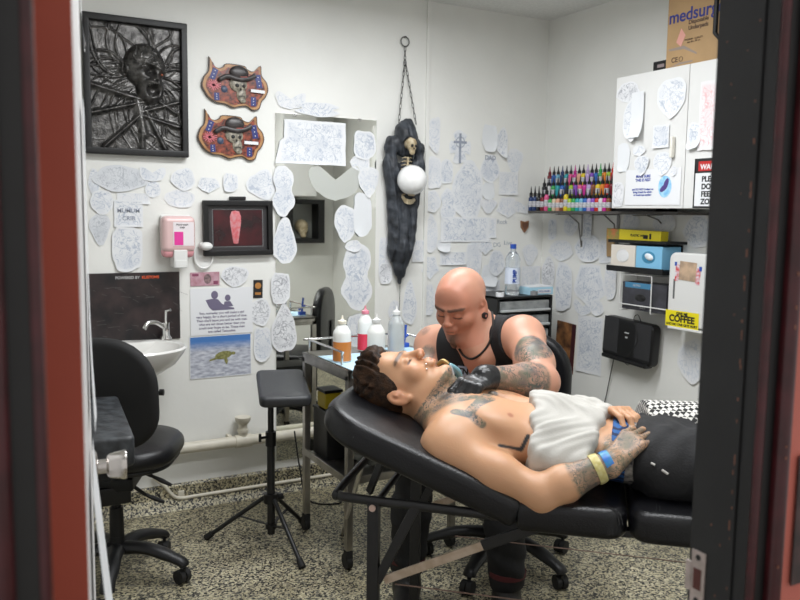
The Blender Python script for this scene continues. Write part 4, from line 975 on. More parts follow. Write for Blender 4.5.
MB().lathe([(.009, 0), (.011, 0), (.011, .001), (.009, .001), (.009, 0)], 20, TR((lx+.085, .040, .0005))).build('round_mark', mat('brown_print', (.09, .05, .03), .6), mb_)
text('PREMIUM  QUALITY\nsize 60 x 90 cm', .011, mat('brown_print', (.09, .05, .03), .6), 'lettering', mb_, TR((lx+.150, .110, .001)))
MB().poly([(.055, .095), (.08, .150), (.105, .118), (.082, .072)], .0004, .0012, M=TR((lx, .02, 0))).build('picture', mat('pink_pad_print', (.68, .33, .27), .5), mb_)
MB().poly([(.01, .092), (.10, .094), (.17, .055), (.17, .047), (.10, .080), (.02, .083)], .0003, .0008, M=TR((lx, 0, 0))).poly([(.02, .012), (.08, .026), (.15, .026), (.15, .020), (.08, .018)], .0003, .0008, M=TR((lx, 0, 0))).build('swoosh', mat('grey_swoosh', (.30, .24, .20), .5), mb_)
q = on(658, 62, 0, XF+.05)
sb = thing('small_black_box', 'little black box on the cabinet left of the carton', 'box', Matrix.Translation((XF+.05, q.y, bz_)) @ Matrix(((0, 0, -1), (-1, 0, 0), (0, 1, 0))).to_4x4())
MB().box((0, .026, -.05), (.075, .052, .08), .002).build('carton', BPLA, sb); MB().box((.008, .030, -.0095), (.04, .014, .001)).build('label', mat('dull_label', (.25, .20, .20), .5), sb)
q = on(716, 22, 0, XF+.02)
gk = thing('black_handle_case', 'black plastic carry handle case in front of the brown carton', 'case', Matrix.Translation((XF+.03, q.y-.02, bz_)) @ Matrix(((0, 0, -1), (-1, 0, 0), (0, 1, 0))).to_4x4())
MB().tube([(-.0, .08, 0), (-.03, .11, 0), (-.03, .27, 0), (.0, .30, 0), (.10, .30, 0), (.13, .27, 0), (.13, .11, 0), (.10, .08, 0)], .010, 8, closed=True).build('rim', BPLA, gk)
MB().box((.055, .19, -.003), (.13, .20, .012), .004).box((.05, .045, -.0), (.10, .09, .03), .004).build('case', BPLA, gk)
# ------------------------------------------------ ink shelf
szt = czb-.0; sx0 = XR-.21
yl = on(528, 208, 0, sx0).y; 
shf = thing('ink_shelf', 'narrow dark shelf on steel brackets carrying the ink bottles', 'shelf', TR((XR, yl, szt-.02)))
slen = yl-cyl_+.35
MB().box((-.105, -slen/2, 0), (.21, slen, .014), .001).build('board', mat('dark_shelf_board', (.06, .055, .05), .5), shf)
for px in (562, 597, 640):
    yy = on(px, 212, 0, XR-.15).y-yl
    b = MB(); b.bar((-.005, yy, -.008), (-.19, yy, -.012), .018, .004); ln_ = .19 if px < 630 else .05; b.bar((-.004, yy, -.008), (-.004, yy, -ln_), .018, .004, up=(1, 0, 0)); b.tube([(-.10, yy, -.012), (-.03, yy, -.02-ln_*.2), (-.008, yy, -ln_*.95)], .0035, 8)
    b.build('bracket', mat('grey_steel_bracket', (.22, .21, .20), .4, .7), shf)
top0 = szt-.013
rk = thing('ink_rack', 'black three step display rack behind the ink bottles', 'rack', TR((XR, yl, top0)))
r0 = on(545, 200, 0, XR-.11).y-yl
MB().box((-.095, r0-.42, .036), (.07, .84, .072), .002).build('middle_step', BPLA, rk)
MB().box((-.035, r0-.44, .068), (.05, .84, .136), .002).build('top_step', BPLA, rk)
COLS = {'dark blue': (.02, .05, .16), 'black': (.012, .012, .014), 'dark red': (.20, .01, .02), 'pink': (.80, .12, .30), 'green': (.05, .40, .10), 'cream': (.72, .60, .40), 'brown': (.25, .08, .03), 'yellow': (.80, .60, .03),
        'pale blue': (.20, .50, .70), 'white': (.78, .78, .78), 'red': (.62, .03, .02), 'purple': (.25, .08, .50), 'orange': (.80, .25, .02), 'turquoise': (.03, .38, .42), 'lilac': (.55, .40, .70), 'lime': (.40, .62, .05), 'blue': (.03, .14, .50), 'magenta': (.60, .03, .30), 'peach': (.80, .42, .28)}
rows = [('front', XR-.175, 0.0, 531, 609, 'dark blue|dark blue|black|dark red|pink|green|cream|peach|brown|yellow|lime|green|turquoise|pale blue|blue|lilac|purple|red|white|magenta|brown'.split('|'), {0: 1.2, 1: 1.2, 2: 1.2, 3: 1.15, 4: 1.35, 9: 1.35}),
        ('middle', XR-.108, .073, 544, 611, 'black|white|green|turquoise|blue|dark blue|lime|purple|pink|magenta|lilac|brown|yellow|orange|red|dark red'.split('|'), {}),
        ('top', XR-.045, .137, 549, 612, 'dark red|blue|pale blue|dark blue|turquoise|pink|magenta|peach|yellow|lilac|purple|blue|green|orange|lime|red'.split('|'), {})]
proto = {}
def inkb(col):
    b = MB().lathe([(0, 0), (.0125, 0), (.0138, .003), (.0138, .055), (.0128, .060), (.007, .065), (.007, .068), (0, .068)], 14)
    return b
bme = {}; capme = None
seen = {}
def nb(row, i): return row[i-1] if i > 0 else None
order = ['dark blue', 'pale blue']
labels = set()
for rname, x, dz, p0, p1, cs, tall in rows:
    n = len(cs)
    for i, cname in enumerate(cs):
        px = p0+(p1-p0)*i/(n-1); yy = on(px, 200, 0, x).y
        L_, R_ = (cs[i-1] if i else None), (cs[i+1] if i < n-1 else None)
        where = f'between the {L_} and {R_} ones' if L_ and R_ else (f'leftmost, beside the {R_} one' if R_ else f'rightmost, beside the {L_} one')
        lab = f'{cname} ink bottle in the {rname} row, {where}'
        assert lab not in labels, lab; labels.add(lab)
        root = thing('ink_bottle', lab, 'ink bottle', Matrix.Translation((x, yy, top0+dz)) @ Matrix.Rotation(PI/2*3+rnd.uniform(-.3, .3), 4, 'Z') @ Matrix.Diagonal((1, 1, tall.get(i, 1.0), 1)), 'tattoo ink bottles on the rack')
        k = tuple(c_*.8 for c_ in COLS[cname])
        if cname not in bme:
            bm_ = mat('ink_'+cname.replace(' ', '_'), k, .25)
            ob = inkb(cname).build('bottle_body', bm_, root); bme[cname] = ob.data
        else: link('bottle_body', bme[cname], root)
        cp = ('cap_black' if rname != 'top' or i % 3 else 'cap_'+cname)
        if cp not in bme:
            ob = MB().lathe([(0, .066), (.0095, .066), (.0095, .080), (.005, .084), (.003, .10), (.0016, .112), (0, .113)], 12).build('cap', BPLA if cp == 'cap_black' else mat('ink_'+cname.replace(' ', '_'), k), root); bme[cp] = ob.data
        else: link('cap', bme[cp], root)
        if 'lb' not in bme:
            ob = MB().lathe([(.0141, .018), (.0143, .019), (.0143, .043), (.0141, .044)], 14).build('bottle_label', mat('bottle_label_print', (.60, .60, .62), .5, col2=(.25, .25, .28), vscale=180), root); bme['lb'] = ob.data
        elif rname == 'front' or i % 2 == 0: link('bottle_label', bme['lb'], root)
# ------------------------------------------------ right wall: glove racks etc. (frame: x right, y up, z out of wall)
XP = XR-.13
def RB(px0, py0, px1, py1, x=XP):            # box extents on plane x
    a = on(px0, (py0+py1)/2, 0, x); b = on(px1, (py0+py1)/2, 0, x); c = on((px0+px1)/2, py0, 0, x); d = on((px0+px1)/2, py1, 0, x)
    return (a.y+b.y)/2, (c.z+d.z)/2, a.y-b.y, c.z-d.z
def RF(y, z, x=XR): return Matrix.Translation((x, y, z)) @ Matrix(((0, 0, -1), (-1, 0, 0), (0, 1, 0))).to_4x4()
y_, z_, w1, h1 = RB(611, 244, 663, 269)
gr = thing('glove_rack', 'black wall rack holding a white and a light blue box', 'rack', RF(y_, z_))
MB().box((.004, h1/2+.010, .07), (w1+.04, .014, .14), .002).build('top_plate', BPLA, gr)
MB().box((-.004, -h1/2-.010, .07), (w1+.03, .018, .14), .002).box((-.004, -h1/2-.002, .138), (w1+.03, .022, .006), .001).build('bottom_plate', BPLA, gr)
MB().box((0, 0, .003), (w1, h1, .006)).build('back_plate', BPLA, gr)
for sx, mt_, lab in ((-1, mat('cream_box_card', (.74, .68, .60), .5), 'cream tissue box with oval window, left in the black rack'), (1, mat('sky_box_card', (.22, .52, .76), .5), 'light blue glove box with oval window, right in the black rack')):
    b = thing('glove_box', lab, 'box', RF(y_-sx*w1*.25, z_-h1/2+.0))
    MB().box((0, h1/2-.002, .072), (w1*.5-.004, h1-.012, .124), .003).build('carton', mt_, b)
    MB().lathe([(0, .001), (.030, .001), (.036, 0)], 24, TR((0, h1*.5, .1345)), .042/.036, .8).build('oval_opening', mat('pale_tissue' if sx < 0 else 'blue_ink_panel', (.80, .80, .80) if sx < 0 else (.05, .25, .42), .5), b)
    if sx < 0: MB().lathe([(.036, 0), (.038, .002), (.036, .003)], 24, TR((0, h1*.5, .134)), 1.1, .85).build('window_rim', WPAP, b)
    else: MB().sph((.004, h1*.52, .136), (.028, .016, .008), 12, rot=Matrix.Rotation(-.3, 3, 'Z')).build('pulled_tissue', mat('soft_white_tissue', (.75, .80, .84), .8), b)
y_, z_, w2, h2 = RB(604, 231, 657, 242)
yb = thing('yellow_wrap_box', 'long yellow cling wrap box lying on the black rack', 'box', RF(y_, z_-h2/2+.005) @ Matrix.Rotation(-.02, 4, 'Z'))
MB().box((.02, h2/2, .075), (w2-.05, h2, .05), .002).build('carton', YEL, yb)
MB().box((-w2/2+.03, h2/2, .075), (.09, h2*1.02, .052), .002).build('printed_end', mat('salad_print', (.16, .34, .05), .5, col2=(.62, .20, .08), vscale=35), yb)
text('PLASTIC WRAP', .016, INK, 'lettering', yb, TR((.03, h2/2, .1005)), bold=.0005); MB().box((.075, h2/2-.004, .1003), (.03, .018, .001)).box((.105, h2/2, .1003), (.012, .026, .001)).build('black_mark', INK, yb)
q = on(608, 246, 0, XR-.03)
bg2 = thing('brown_paper_bag', 'brown paper bag edge hanging behind the yellow box', 'paper bag', RF(q.y, q.z))
MB().box((0, .0, .0), (.06, .11, .03), .004, rz=.08).build('bag', CARD, bg2)
# wire rack with dark box
y_, z_, w3, h3 = RB(619, 281, 665, 309)
wr = thing('wire_rack', 'white wire basket on the wall holding a dark glove box', 'rack', RF(y_, z_))
b = MB(); 
for zz in (.012, .125): 
    for xx in (-w3/2+.0, w3/2-.09): b.tube([(xx, -h3/2-.02, zz), (xx, h3/2+.025, zz)], .003, 8)
for yy in (-h3/2+.012,): b.tube([(-w3/2-.0, yy, .012), (-w3/2-.0, yy, .127), (w3/2+.02, yy, .127), (w3/2+.02, yy, .012)], .003, 8)
for xx in (-w3/2, w3/2-.09): b.tube([(xx, -h3/2-.02, .012), (xx, -h3/2-.02, .125)], .003, 8)
b.tube([(-w3/2, h3/2+.025, .012), (-w3/2, h3/2+.025, .125), (w3/2-.09, h3/2+.025, .125), (w3/2-.09, h3/2+.025, .012)], .003, 8)
b.build('wire_frame', WHITEP, wr)
db = thing('dark_glove_box', 'dark grey glove box with blue top stripe in the wire basket', 'box', RF(y_, z_-h3/2-.012))
MB().box((.002, h3/2, .066), (w3-.012, h3, .10), .002).build('carton', mat('charcoal_box', (.035, .035, .04), .4, col2=(.06, .06, .075), vscale=20), db)
MB().box((-.035, h3-.014, .117), (w3*.58, .026, .001)).build('blue_stripe', mat('steel_blue_print', (.06, .22, .38), .4), db)
MB().lathe([(0, .001), (.034, .001), (.036, 0)], 24, TR((-.02, h3*.46, .1165)), 1, .5).build('oval_opening', INK, db)
text('GLOVES', .014, mat('pale_ink', (.5, .5, .5), .5), 'lettering', db, TR((-.045, h3-.014, .118))); text('BLACK', .012, mat('pale_ink', (.5, .5, .5), .5), 'lettering', db, TR((-.0, .014, .117)))
# towel dispenser
q = on(668, 290, 0, XP); y0_ = q.y; y_, z_, w4, h4 = RB(668, 253, 703, 327)
td = thing('towel_dispenser', 'white wall paper towel dispenser with stickers beside the door jamb', 'dispenser', RF(y0_-.15, z_))
c = MB(); cushion(c, .30, h4, .13, .035, .008, TR((-.15, -h4/2, 0))); c.build('cover', WHITEP, td)
MB().box((-.115, .0, .1305), (.010, .09, .002), .001).build('level_window', mat('grey_window', (.12, .12, .12), .3), td)
MB().box((0, -h4/2-.012, .07), (.28, .012, .13), .003).build('tray_lip', WHITEP, td)
MB().box((-.040, .085, .1315), (.095, .085, .001), rz=-.05).build('portrait_sticker', mat('tan_sticker', (.60, .42, .28), .5, col2=(.36, .26, .18), vscale=25), td)
MB().box((-.100, .075, .1312), (.022, .075, .001), rz=-.05).box((.018, .065, .1312), (.024, .075, .001), rz=-.05).build('flag_sticker', mat('flag_red_print', (.65, .05, .05), .5, col2=(.75, .74, .80), vscale=60), td)
MB().box((-.110, .115, .1314), (.012, .018, .001)).box((.03, .10, .1314), (.014, .02, .001)).build('flag_corner', BLP, td)
F = RF(y0_-.055, z_-h4/2+.040, XP-.0005)
ck = thing('coffee_sticker', 'bright yellow sticker with black coffee lettering on the towel dispenser', 'sticker', RF(y0_-.090, on(685, 320, 0, XP).z, XP-.0012))
MB().box((0.0, 0, .0), (.190, .074, .001)).build('sticker', mat('bright_yellow', (.85, .72, .01), .5), ck)
text('GIVE ME', .018, INK, 'lettering', ck, TR((0, .024, .001)), bold=.0008); text('COFFEE', .042, INK, 'lettering', ck, TR((0, .0, .001)), bold=.0016); text('AND NO ONE GETS HURT', .0150, INK, 'lettering', ck, TR((0, -.026, .001)), bold=.0005)
# speaker dock
y_, z_, w5, h5 = RB(602, 318, 652, 362, XR-.08)
spk = thing('speaker_dock', 'black music dock speaker mounted on the right wall', 'speaker', RF(y_, z_) @ Matrix.Rotation(-.05, 4, 'Z'))
c = MB(); cushion(c, w5, h5-.01, .058, .03, .012, TR((-w5/2, -h5/2, .020))); c.build('case', BPLA, spk)
MB().box((0, 0, .013), (.12, .10, .026)).build('wall_mount', BPLA, spk)
GR = mat('speaker_grille_cloth', (.022, .022, .024), .8, bump=.4, bscale=600)
for s in (-1, 1): MB().box((s*w5*.32, .01, .0785), (w5*.30, h5*.80, .003), .001).build('grille', GR, spk)
MB().box((0, -h5/2+.005, .068), (w5*.9, .02, .05), .006).build('dock_ledge', BPLA, spk)
MB().box((-.0, .035, .0795), (.03, .006, .001)).box((.0, .012, .0795), (.016, .008, .001)).build('display_mark', mat('pale_ink', (.5, .5, .5), .5), spk)
q = on(614, 358, 0, XR-.06)
MBc = MB(); a_ = [on(614, 358, 0, XR-.05), on(611, 372, 0, XR-.02), on(607, 392, 0, XR-.01), on(603, 412, 0, XR-.01), on(602, 440, 0, XR-.01), on(601, 480, 0, XR-.01)]
cbl = thing('speaker_cable', 'thin black cable hanging down the wall from the speaker dock', 'cable', TR(a_[0])); MBc.tube(smoothpath(a_, 5), .0025, 8).build('cable', RUBB, cbl, **W)
a_ = [on(p[0], p[1], 0, XR-.090-.008*(i % 2)) for i, p in enumerate([(641, 322), (638, 315), (634, 318), (636, 330), (637, 342), (631, 352), (624, 360), (628, 365), (632, 360)])]
ac_ = thing('audio_lead', 'short black audio lead looped over the front of the speaker dock', 'cable', TR(a_[0])); MB().tube(smoothpath(a_, 5), .0018, 8).build('lead', RUBB, ac_, **W)
# dark red picture low in the corner
q = on(565, 347, 0, XR-.003); F = Fright(565, 347, .003, -.05)
w_, h_ = wh(F, 555, 322, 574, 372)
dp_ = thing('flame_picture', 'dark red and amber picture low on the wall by the tattooist chair', 'picture', F)
MB().box((0, 0, 0), (w_, h_, .002)).build('sheet', mat('flame_print', (.035, .012, .01), .5, col2=(.45, .20, .07), vscale=14), dp_)
MB().box((w_*.40, .0, .0012), (w_*.2, h_, .0006)).build('dark_margin', mat('wine_margin', (.05, .01, .015), .5), dp_)
# wooden heart shield
F = Fback(524, 226, .003)
hs = thing('wooden_shield', 'small brown wooden shield between tracings near the corner', 'shield', F)
MB().poly([(-.028, .030), (0, .024), (.028, .030), (.024, -.008), (0, -.038), (-.024, -.008)], 0, .010).build('shield', mat('brown_wood', (.26, .12, .06), .5, var=.2, vscale=60), hs)
MB().poly([(-.020, .020), (.020, .020), (.016, -.004), (0, -.026), (-.016, -.004)], .010, .0115).build('centre_panel', mat('dark_brown_wood', (.14, .06, .035), .5), hs)
# ------------------------------------------------ ceiling lamps (real fittings)
for i, (x, y) in enumerate(((1.45, 2.62), (1.35, 1.50))):
    lp = thing('ceiling_lamp', ['white fluorescent fitting on the ceiling nearer the mirror', 'white fluorescent fitting on the ceiling nearer the doorway'][i], 'lamp', TR((x, y, ZC)))
    MB().box((0, 0, -.025), (1.26, .34, .05), .006).build('housing', WHITEP, lp)
    MB().box((0, 0, -.052), (1.20, .28, .008), .002).build('diffuser', mat('lamp_diffuser', (.95, .97, 1.0), .5, emit=3.0), lp)
# ------------------------------------------------ what the mirror sees of the doorway wall
def MV(px, py, y): q = on(px, py, 1, 2*YB-y); return q.x, q.z          # what a mirror pixel shows on the plane y
xa_, zc0 = MV(282, 196, 1.08); xb_, _ = MV(316, 196, 1.08)
CB = thing('mirrored_cabinet', 'white wall cabinet by the doorway wall seen only in the mirror', 'cabinet', TR(((xa_+xb_)/2, YD1, zc0)))
MB().box((0, .20, .42), (xb_-xa_, .36, .84), .003).build('body', WPAINT, CB); MB().box((0, .386, .42), (xb_-xa_-.01, .012, .83), .002).build('door', WPAINT, CB)
kx1, kz0 = MV(324, 243, .86); kx0, _ = MV(286, 243, .86); _, kz1 = MV(320, 160, .86); kw = kx1-kx0; kh = kz1-kz0; kh = min(kh, zc0-kz0-.02)
KF = thing('black_display_frame', 'black box frame shelf on the doorway wall seen in the mirror', 'display frame', TR(((kx0+kx1)/2, YD1, (kz0+kz0+kh)/2)))
b = MB()
for s in (-1, 1): b.box((s*(kw/2-.03), .08, 0), (.06, .16, kh-.002), .002)
for s in (-1, 1): b.box((0, .08, s*(kh/2-.02)), (kw, .161, .04), .002)
b.build('frame', BPLA, KF); MB().box((0, .004, 0), (kw-.02, .006, kh-.02)).build('back_board', mat('grey_board', (.35, .36, .34), .6), KF)
SKX, SKZ = MV(302, 233, .80)
SKZ = kz0+.04+.078
fs = Field((-.09, -.11, -.09), (.09, .11, .11), .004); H_ = Head(fs, (0, 0, 0), np.eye(3), .75)
H_.ell((0, -.01, .04), (.075, .095, .08)); H_.ell((0, .045, -.01), (.052, .045, .06), .02); H_.ell((0, .06, -.07), (.035, .03, .03), .012)
for sx in (-1, 1): H_.ell((sx*.03, .088, .01), (.018, .025, .017), .006, '-')
H_.ell((0, .095, -.018), (.010, .02, .014), .004, '-'); H_.cap((-.03, .095, -.055), (.03, .095, -.055), .004, None, .003, '-')
me = fs.mesh('skull'); me.materials.append(BONE)
sk = thing('skull_ornament', 'yellowed skull in the black display frame seen in the mirror', 'skull', TR((SKX, YD1+.075, SKZ))); link('skull', me, sk)
# ------------------------------------------------ people: sculpted in the bench frame (x to the feet, y across, z up from the pad)
CM = fr_(J+zV*BT, -aV, wV, zV); CMi = CM.inverted()
def LN(px, py, t): return np.array(CMi @ NB(px, py, t))
def LP(px, py, d): return np.array(CMi @ P(px, py, d))
def V3(*a): return np.array(a, float)
def unit(v): v = np.array(v, float); return v/np.linalg.norm(v)
def surf(f, px, py, d0=1.6, lim=.003):
    """first point of a sculpted surface met along the view of a landmark"""
    o = np.array(CMi @ CP); r = np.array(CMi.to_3x3() @ ray(px, py))
    for d in np.arange(d0, 3.2, .002):
        p = o+r*d; i = np.round((p-f.lo)/f.h).astype(int)
        if (i >= 0).all() and (i < f.n).all() and f.a[tuple(i)] < lim: return p
    return o+r*2.4
def putmesh(f, name, m, parent, blur=1):
    me = f.mesh(name, blur); me.transform(CM); me.materials.append(m)
    return link(name, me, parent, world=True), f.V
SK1 = skin_material('fair_skin', (.56, .305, .170), lscale=40); SK2 = skin_material('ruddy_skin', (.54, .275, .185), lscale=32)
# ================================================ client lying on the bench
client = thing('person', 'shirtless tattooed person lying back on the bench with hands folded on waistband', 'person', fr_(J-aV*.1+wV*.26+zV*BT, -aV, wV, zV))
f = Field((-.52, -.06, -.03), (.50, .62, .36), .0031)
hc = V3(-.330, .26, .190); crown = unit((-.975, 0, .215)); fwd = unit((.215, 0, .975)); rgt = np.cross(fwd, crown); HR = np.stack([rgt, fwd, crown], 1)
H = Head(f, hc, HR, .97); H.face()
# neck
f.cap(hc+HR@V3(0, -.012, -.05), (-.200, .26, .115), .056, .062, .03)
f.cap(hc+HR@V3(0, .035, -.085), (-.195, .26, .158), .032, .030, .03)
f.ell(hc+HR@V3(0, .058, -.125), (.014, .014, .014), None, .015)
for s in (-1, 1):
    f.cap((-.25, .26+s*.035, .13), (-.185, .26+s*.12, .115), .040, .046, .03)
    f.cap((-.185, .26+s*.02, .168), (-.19, .26+s*.15, .145), .016, .018, .02)      # collar bones
ca, sa = math.cos(BANG), math.sin(BANG); RB_ = np.array([[ca, 0, sa], [0, 1, 0], [-sa, 0, ca]])
f.ell((-.09, .26, .105), (.155, .168, .086), RB_, .03)
f.cap((-.155, .12, .105), (-.155, .40, .115), .058, .058, .04)
f.ell((.03, .26, .098), (.16, .152, .084), None, .04)
f.ell((.17, .26, .078), (.15, .142, .070), None, .04)
f.ell((.30, .26, .072), (.13, .158, .070), None, .04)
for s in (-1, 1): f.ell((-.065, .26+s*.080, .150), (.075, .078, .034), RB_, .03)
f.cap((-.12, .26, .188), (.02, .26, .186), .010, None, .02, '-') 
f.cap((.36, .17, .070), (.44, .17, .075), .066, .060, .04); f.cap((.36, .35, .070), (.44, .35, .075), .066, .060, .04)
# near arm
S_ = LN(446, 449, .085); E_ = LN(541, 494, .035); W_1 = LN(613, 462, .080)
f.ell(S_+V3(-.0, .01, .002), (.064, .058, .062), None, .03); f.cap(S_, S_*.45+E_*.55, .054, .046, .03); f.cap(S_*.45+E_*.55, E_, .046, .040, .03)
f.cap(E_, E_*.7+W_1*.3, .043, .043, .02); f.cap(E_*.7+W_1*.3, W_1, .043, .027, .02); f.ell(E_+V3(.008, -.004, -.012), (.030, .030, .028), None, .02)
K1 = LN(641, 431, .150)
hand(f, W_1, K1-W_1, (-.15, -.45, .87), -1, [(.5, .75, .4), (.45, .8, .4), (.45, .85, .4), (.5, .8, .4)], .10, .98, (.15, .5), r=.0090, tipr=.0075)
# far arm
S2 = V3(-.155, .435, .105); E2 = V3(.055, .50, .07); W2 = LN(600, 412, .34)
f.ell(S2, (.060, .055, .058), None, .03); f.cap(S2, E2, .052, .043, .03); f.cap(E2, E2*.7+W2*.3, .042, .041, .02); f.cap(E2*.7+W2*.3, W2, .041, .027, .02)
K2 = LN(630, 409, .25)
hand(f, W2, K2-W2, (-.1, .25, .96), 1, [(.5, .7, .4), (.55, .7, .4), (.6, .7, .4), (.6, .7, .4)], .10, .98, (.35, .5), r=.0090, tipr=.0075)
body, V = putmesh(f, 'body', SK1, client)
me = body.data
hp_ = (V-hc)@HR/H.s                                     # head coordinates
tat = np.zeros(len(V)); flush = np.zeros(len(V)); stub = np.zeros(len(V)); ink = np.zeros(len(V))
dn, tn = dseg(V, hc+HR@V3(0, .0, -.075), (-.175, .26, .12)); tat = np.maximum(tat, smooth01((.125-dn)/.03)*(hp_[:, 2] < -.072-.35*(hp_[:, 1]-.0))*smooth01((-.155-V[:, 0])/.03+.5))
d, t = dseg(V, E_, W_1); tat = np.maximum(tat, smooth01((.062-d)/.01)*smooth01((t-.38)/.08)); tat = np.maximum(tat, smooth01((.075-np.linalg.norm(V-(W_1*.4+K1*.6), axis=1))/.02))
d, t = dseg(V, E2, W2); tat = np.maximum(tat, smooth01((.06-d)/.01)*smooth01((t-.2)/.08)*.9)
for pa, pb, r_ in (((456, 411), (470, 413), .017), ((468, 413), (482, 424), .013), ((468, 412), (490, 397), .018), ((478, 402), (493, 393), .016), ((462, 398), (475, 396), .018)):
    q0 = surf(f, *pa); q1 = surf(f, *pb); d, t = dseg(V, q0, q1); tat = np.maximum(tat, smooth01((r_-d)/.005)*1.15)
for pa, pb in (((500, 445), (521, 450)), ((521, 450), (528, 436))):
    q0 = surf(f, *pa); q1 = surf(f, *pb); d, t = dseg(V, q0, q1); ink = np.maximum(ink, smooth01((.0062-d)/.002))
q = surf(f, 511, 414); d = np.linalg.norm(V-q, axis=1); flush = np.maximum(flush, smooth01((.012-d)/.006)*.8); stub = np.maximum(stub, smooth01((.011-d)/.006)*.45); 
qf = q+V3(0, .17, 0); flush = np.maximum(flush, smooth01((.016-np.linalg.norm(V-qf, axis=1))/.004))
def facemask(hp_, flush, stub, ink, brow=.8):
    g3 = lambda c, r: np.exp(-(((hp_-np.array(c))/np.array(r))**2).sum(1))
    flush = np.maximum(flush, .75*g3((0, .115, -.022), (.02, .03, .016))); 
    for s in (-1, 1):
        flush = np.maximum(flush, .35*g3((s*.045, .07, -.02), (.025, .03, .025))); flush = np.maximum(flush, .5*g3((s*.082, 0, 0), (.02, .03, .04)))
        b, t = dseg(hp_*V3(.6, .35, 1), V3(s*.013*.6, .098*.35, .029), V3(s*.050*.6, .078*.35, .031)); stub = np.maximum(stub, brow*1.6*smooth01((.0075-b)/.003)*(hp_[:, 1] > .05)); ink = np.maximum(ink, brow*.6*smooth01((.0055-b)/.003)*(hp_[:, 1] > .05))
        b, t = dseg(hp_*V3(.6, .35, 1), V3(s*.019*.6, .096*.35, -.0025), V3(s*.045*.6, .086*.35, -.0035)); ink = np.maximum(ink, .9*smooth01((.0036-b)/.0022)*(hp_[:, 1] > .06))
    flush = np.maximum(flush, .9*g3((0, .104, -.050), (.022, .014, .006))); flush = np.maximum(flush, .9*g3((0, .104, -.061), (.018, .014, .006)))
    b, t = dseg(hp_, (-.02, .105, -.0555), (.02, .105, -.0555)); ink = np.maximum(ink, .55*smooth01((.0035-b)/.0025))
    return flush, stub, ink
flush, stub, ink = facemask(hp_, flush, stub, ink)
for n_, v in (('tat', tat), ('flush', flush), ('stub', np.clip(stub, 0, 1)), ('ink', ink)): attr(me, n_, v)
# hair
fh = Field((-.54, .12, .02), (-.20, .40, .36), .0031); HH = Head(fh, hc, HR, .97)
HH.ell((0, -.016, .046), (.0815, .099, .092), .005); HH.ell((0, .020, .098), (.062, .070, .044), .02); HH.ell((0, .070, .100), (.050, .026, .026), .02)
HH.ell((0, .025, .116), (.052, .050, .030), .02)
HH.ell((0, .115, -.01), (.085, .075, .085), .006, '-')
fh.plane(HH.p(0, .040, .030), HR@unit((0, .80, -.60)), .006)
fh.plane(HH.p(0, -.055, -.055), HR@unit((0, .25, -.97)), .006)
R3 = HR
def strands(x, y, z):
    u = (x-hc[0])*R3[0, 0]+(y-hc[1])*R3[1, 0]+(z-hc[2])*R3[2, 0]; v = (x-hc[0])*R3[0, 1]+(y-hc[1])*R3[1, 1]+(z-hc[2])*R3[2, 1]; w_ = (x-hc[0])*R3[0, 2]+(y-hc[1])*R3[1, 2]+(z-hc[2])*R3[2, 2]
    top = np.clip((w_-.05)/.04, 0, 1)
    return top*(.0030*np.sin(150*u+60*v+6*np.sin(40*w_+30*v))*np.sin(50*v+25*w_+8*u*10)+.0032*np.sin(300*u+90*w_+5*np.sin(60*v)))+.0008*np.sin(500*u+200*w_)
fh.mod(strands)
hair, _ = putmesh(fh, 'hair', mat('brown_hair', (.010, .0050, .0028), .55, col2=(.050, .023, .010), vscale=60, bump=.7, bscale=170, spec=.2), client, 0)
# studs on the lips
b = MB()
for px, py in ((426, 364), (427, 369)):
    q = surf(f, px, py); b.sph(tuple(CM @ Vector(q)), .0032, 10)
b.build('lip_studs', mat('bright_stud', (.95, .93, .9), .08, 1), client, world=True)
# white shirt pulled up over the belly
fs = Field((-.04, -.04, -.02), (.42, .60, .30), .004)
o_ = .011
fs.ell((.03, .26, .098), (.16+o_, .157+o_, .086+o_), None, .04); fs.ell((.17, .26, .080), (.15+o_, .154+o_, .078+o_), None, .04)
fs.cap((.03, .115, .075), (.16, .115, .070), .052, .050, .05); fs.cap((.05, .26, .13), (.17, .30, .12), .065, .055, .05)
fs.plane((.012, .26, .2), unit((-1, -.10, .05)), .008)
fs.plane((.215, .30, .16), unit((1, -.22, .0)), .010)
fs.plane((.12, .26, .030), (0, 0, -1), .01)
fs.mod(lambda x, y, z: .0042*np.sin(38*x+62*y+30*z+2.0*np.sin(18*x+9*y))+.0030*np.sin(70*x-95*y+40*z+2*np.sin(30*y))+.0016*np.sin(150*x+60*y+20*np.sin(16*y+9*z)))
putmesh(fs, 'white_shirt', mat('white_cotton', (.50, .485, .45), .85, var=.05, vscale=14, bump=.2, bscale=300), client)
# underwear band, trousers
def under(x0, x1, o):
    fu = Field((.18, .02, -.02), (.32, .50, .22), .004)
    fu.ell((.17, .26, .078), (.15+o, .142+o, .070+o), None, .04); fu.ell((.31, .26, .072), (.14, .160+o, .072+o), None, .04)
    fu.plane((x0, .12, 0), unit((-1, .05, .05)), .003); fu.plane((x1, .12, 0), unit((1, -.05, -.05)), .003); return fu
fu = under(.205, .247, .005)
ub = bpy.data.materials.new('navy_band'); ub.use_nodes = True; nt = ub.node_tree; b_ = nt.nodes['Principled BSDF']; tc = nd(nt, 'ShaderNodeTexCoord')
wv_ = nd(nt, 'ShaderNodeTexWave', Scale=26.0, Distortion=6.0); wv_.bands_direction = 'Z'; nt.links.new(tc.outputs['Object'], wv_.inputs['Vector']); rr_ = nd(nt, 'ShaderNodeValToRGB')
rr_.color_ramp.interpolation = 'CONSTANT'; rr_.color_ramp.elements[0].color = (.008, .02, .07, 1); rr_.color_ramp.elements[1].position = .55; rr_.color_ramp.elements[1].color = (.02, .10, .30, 1)
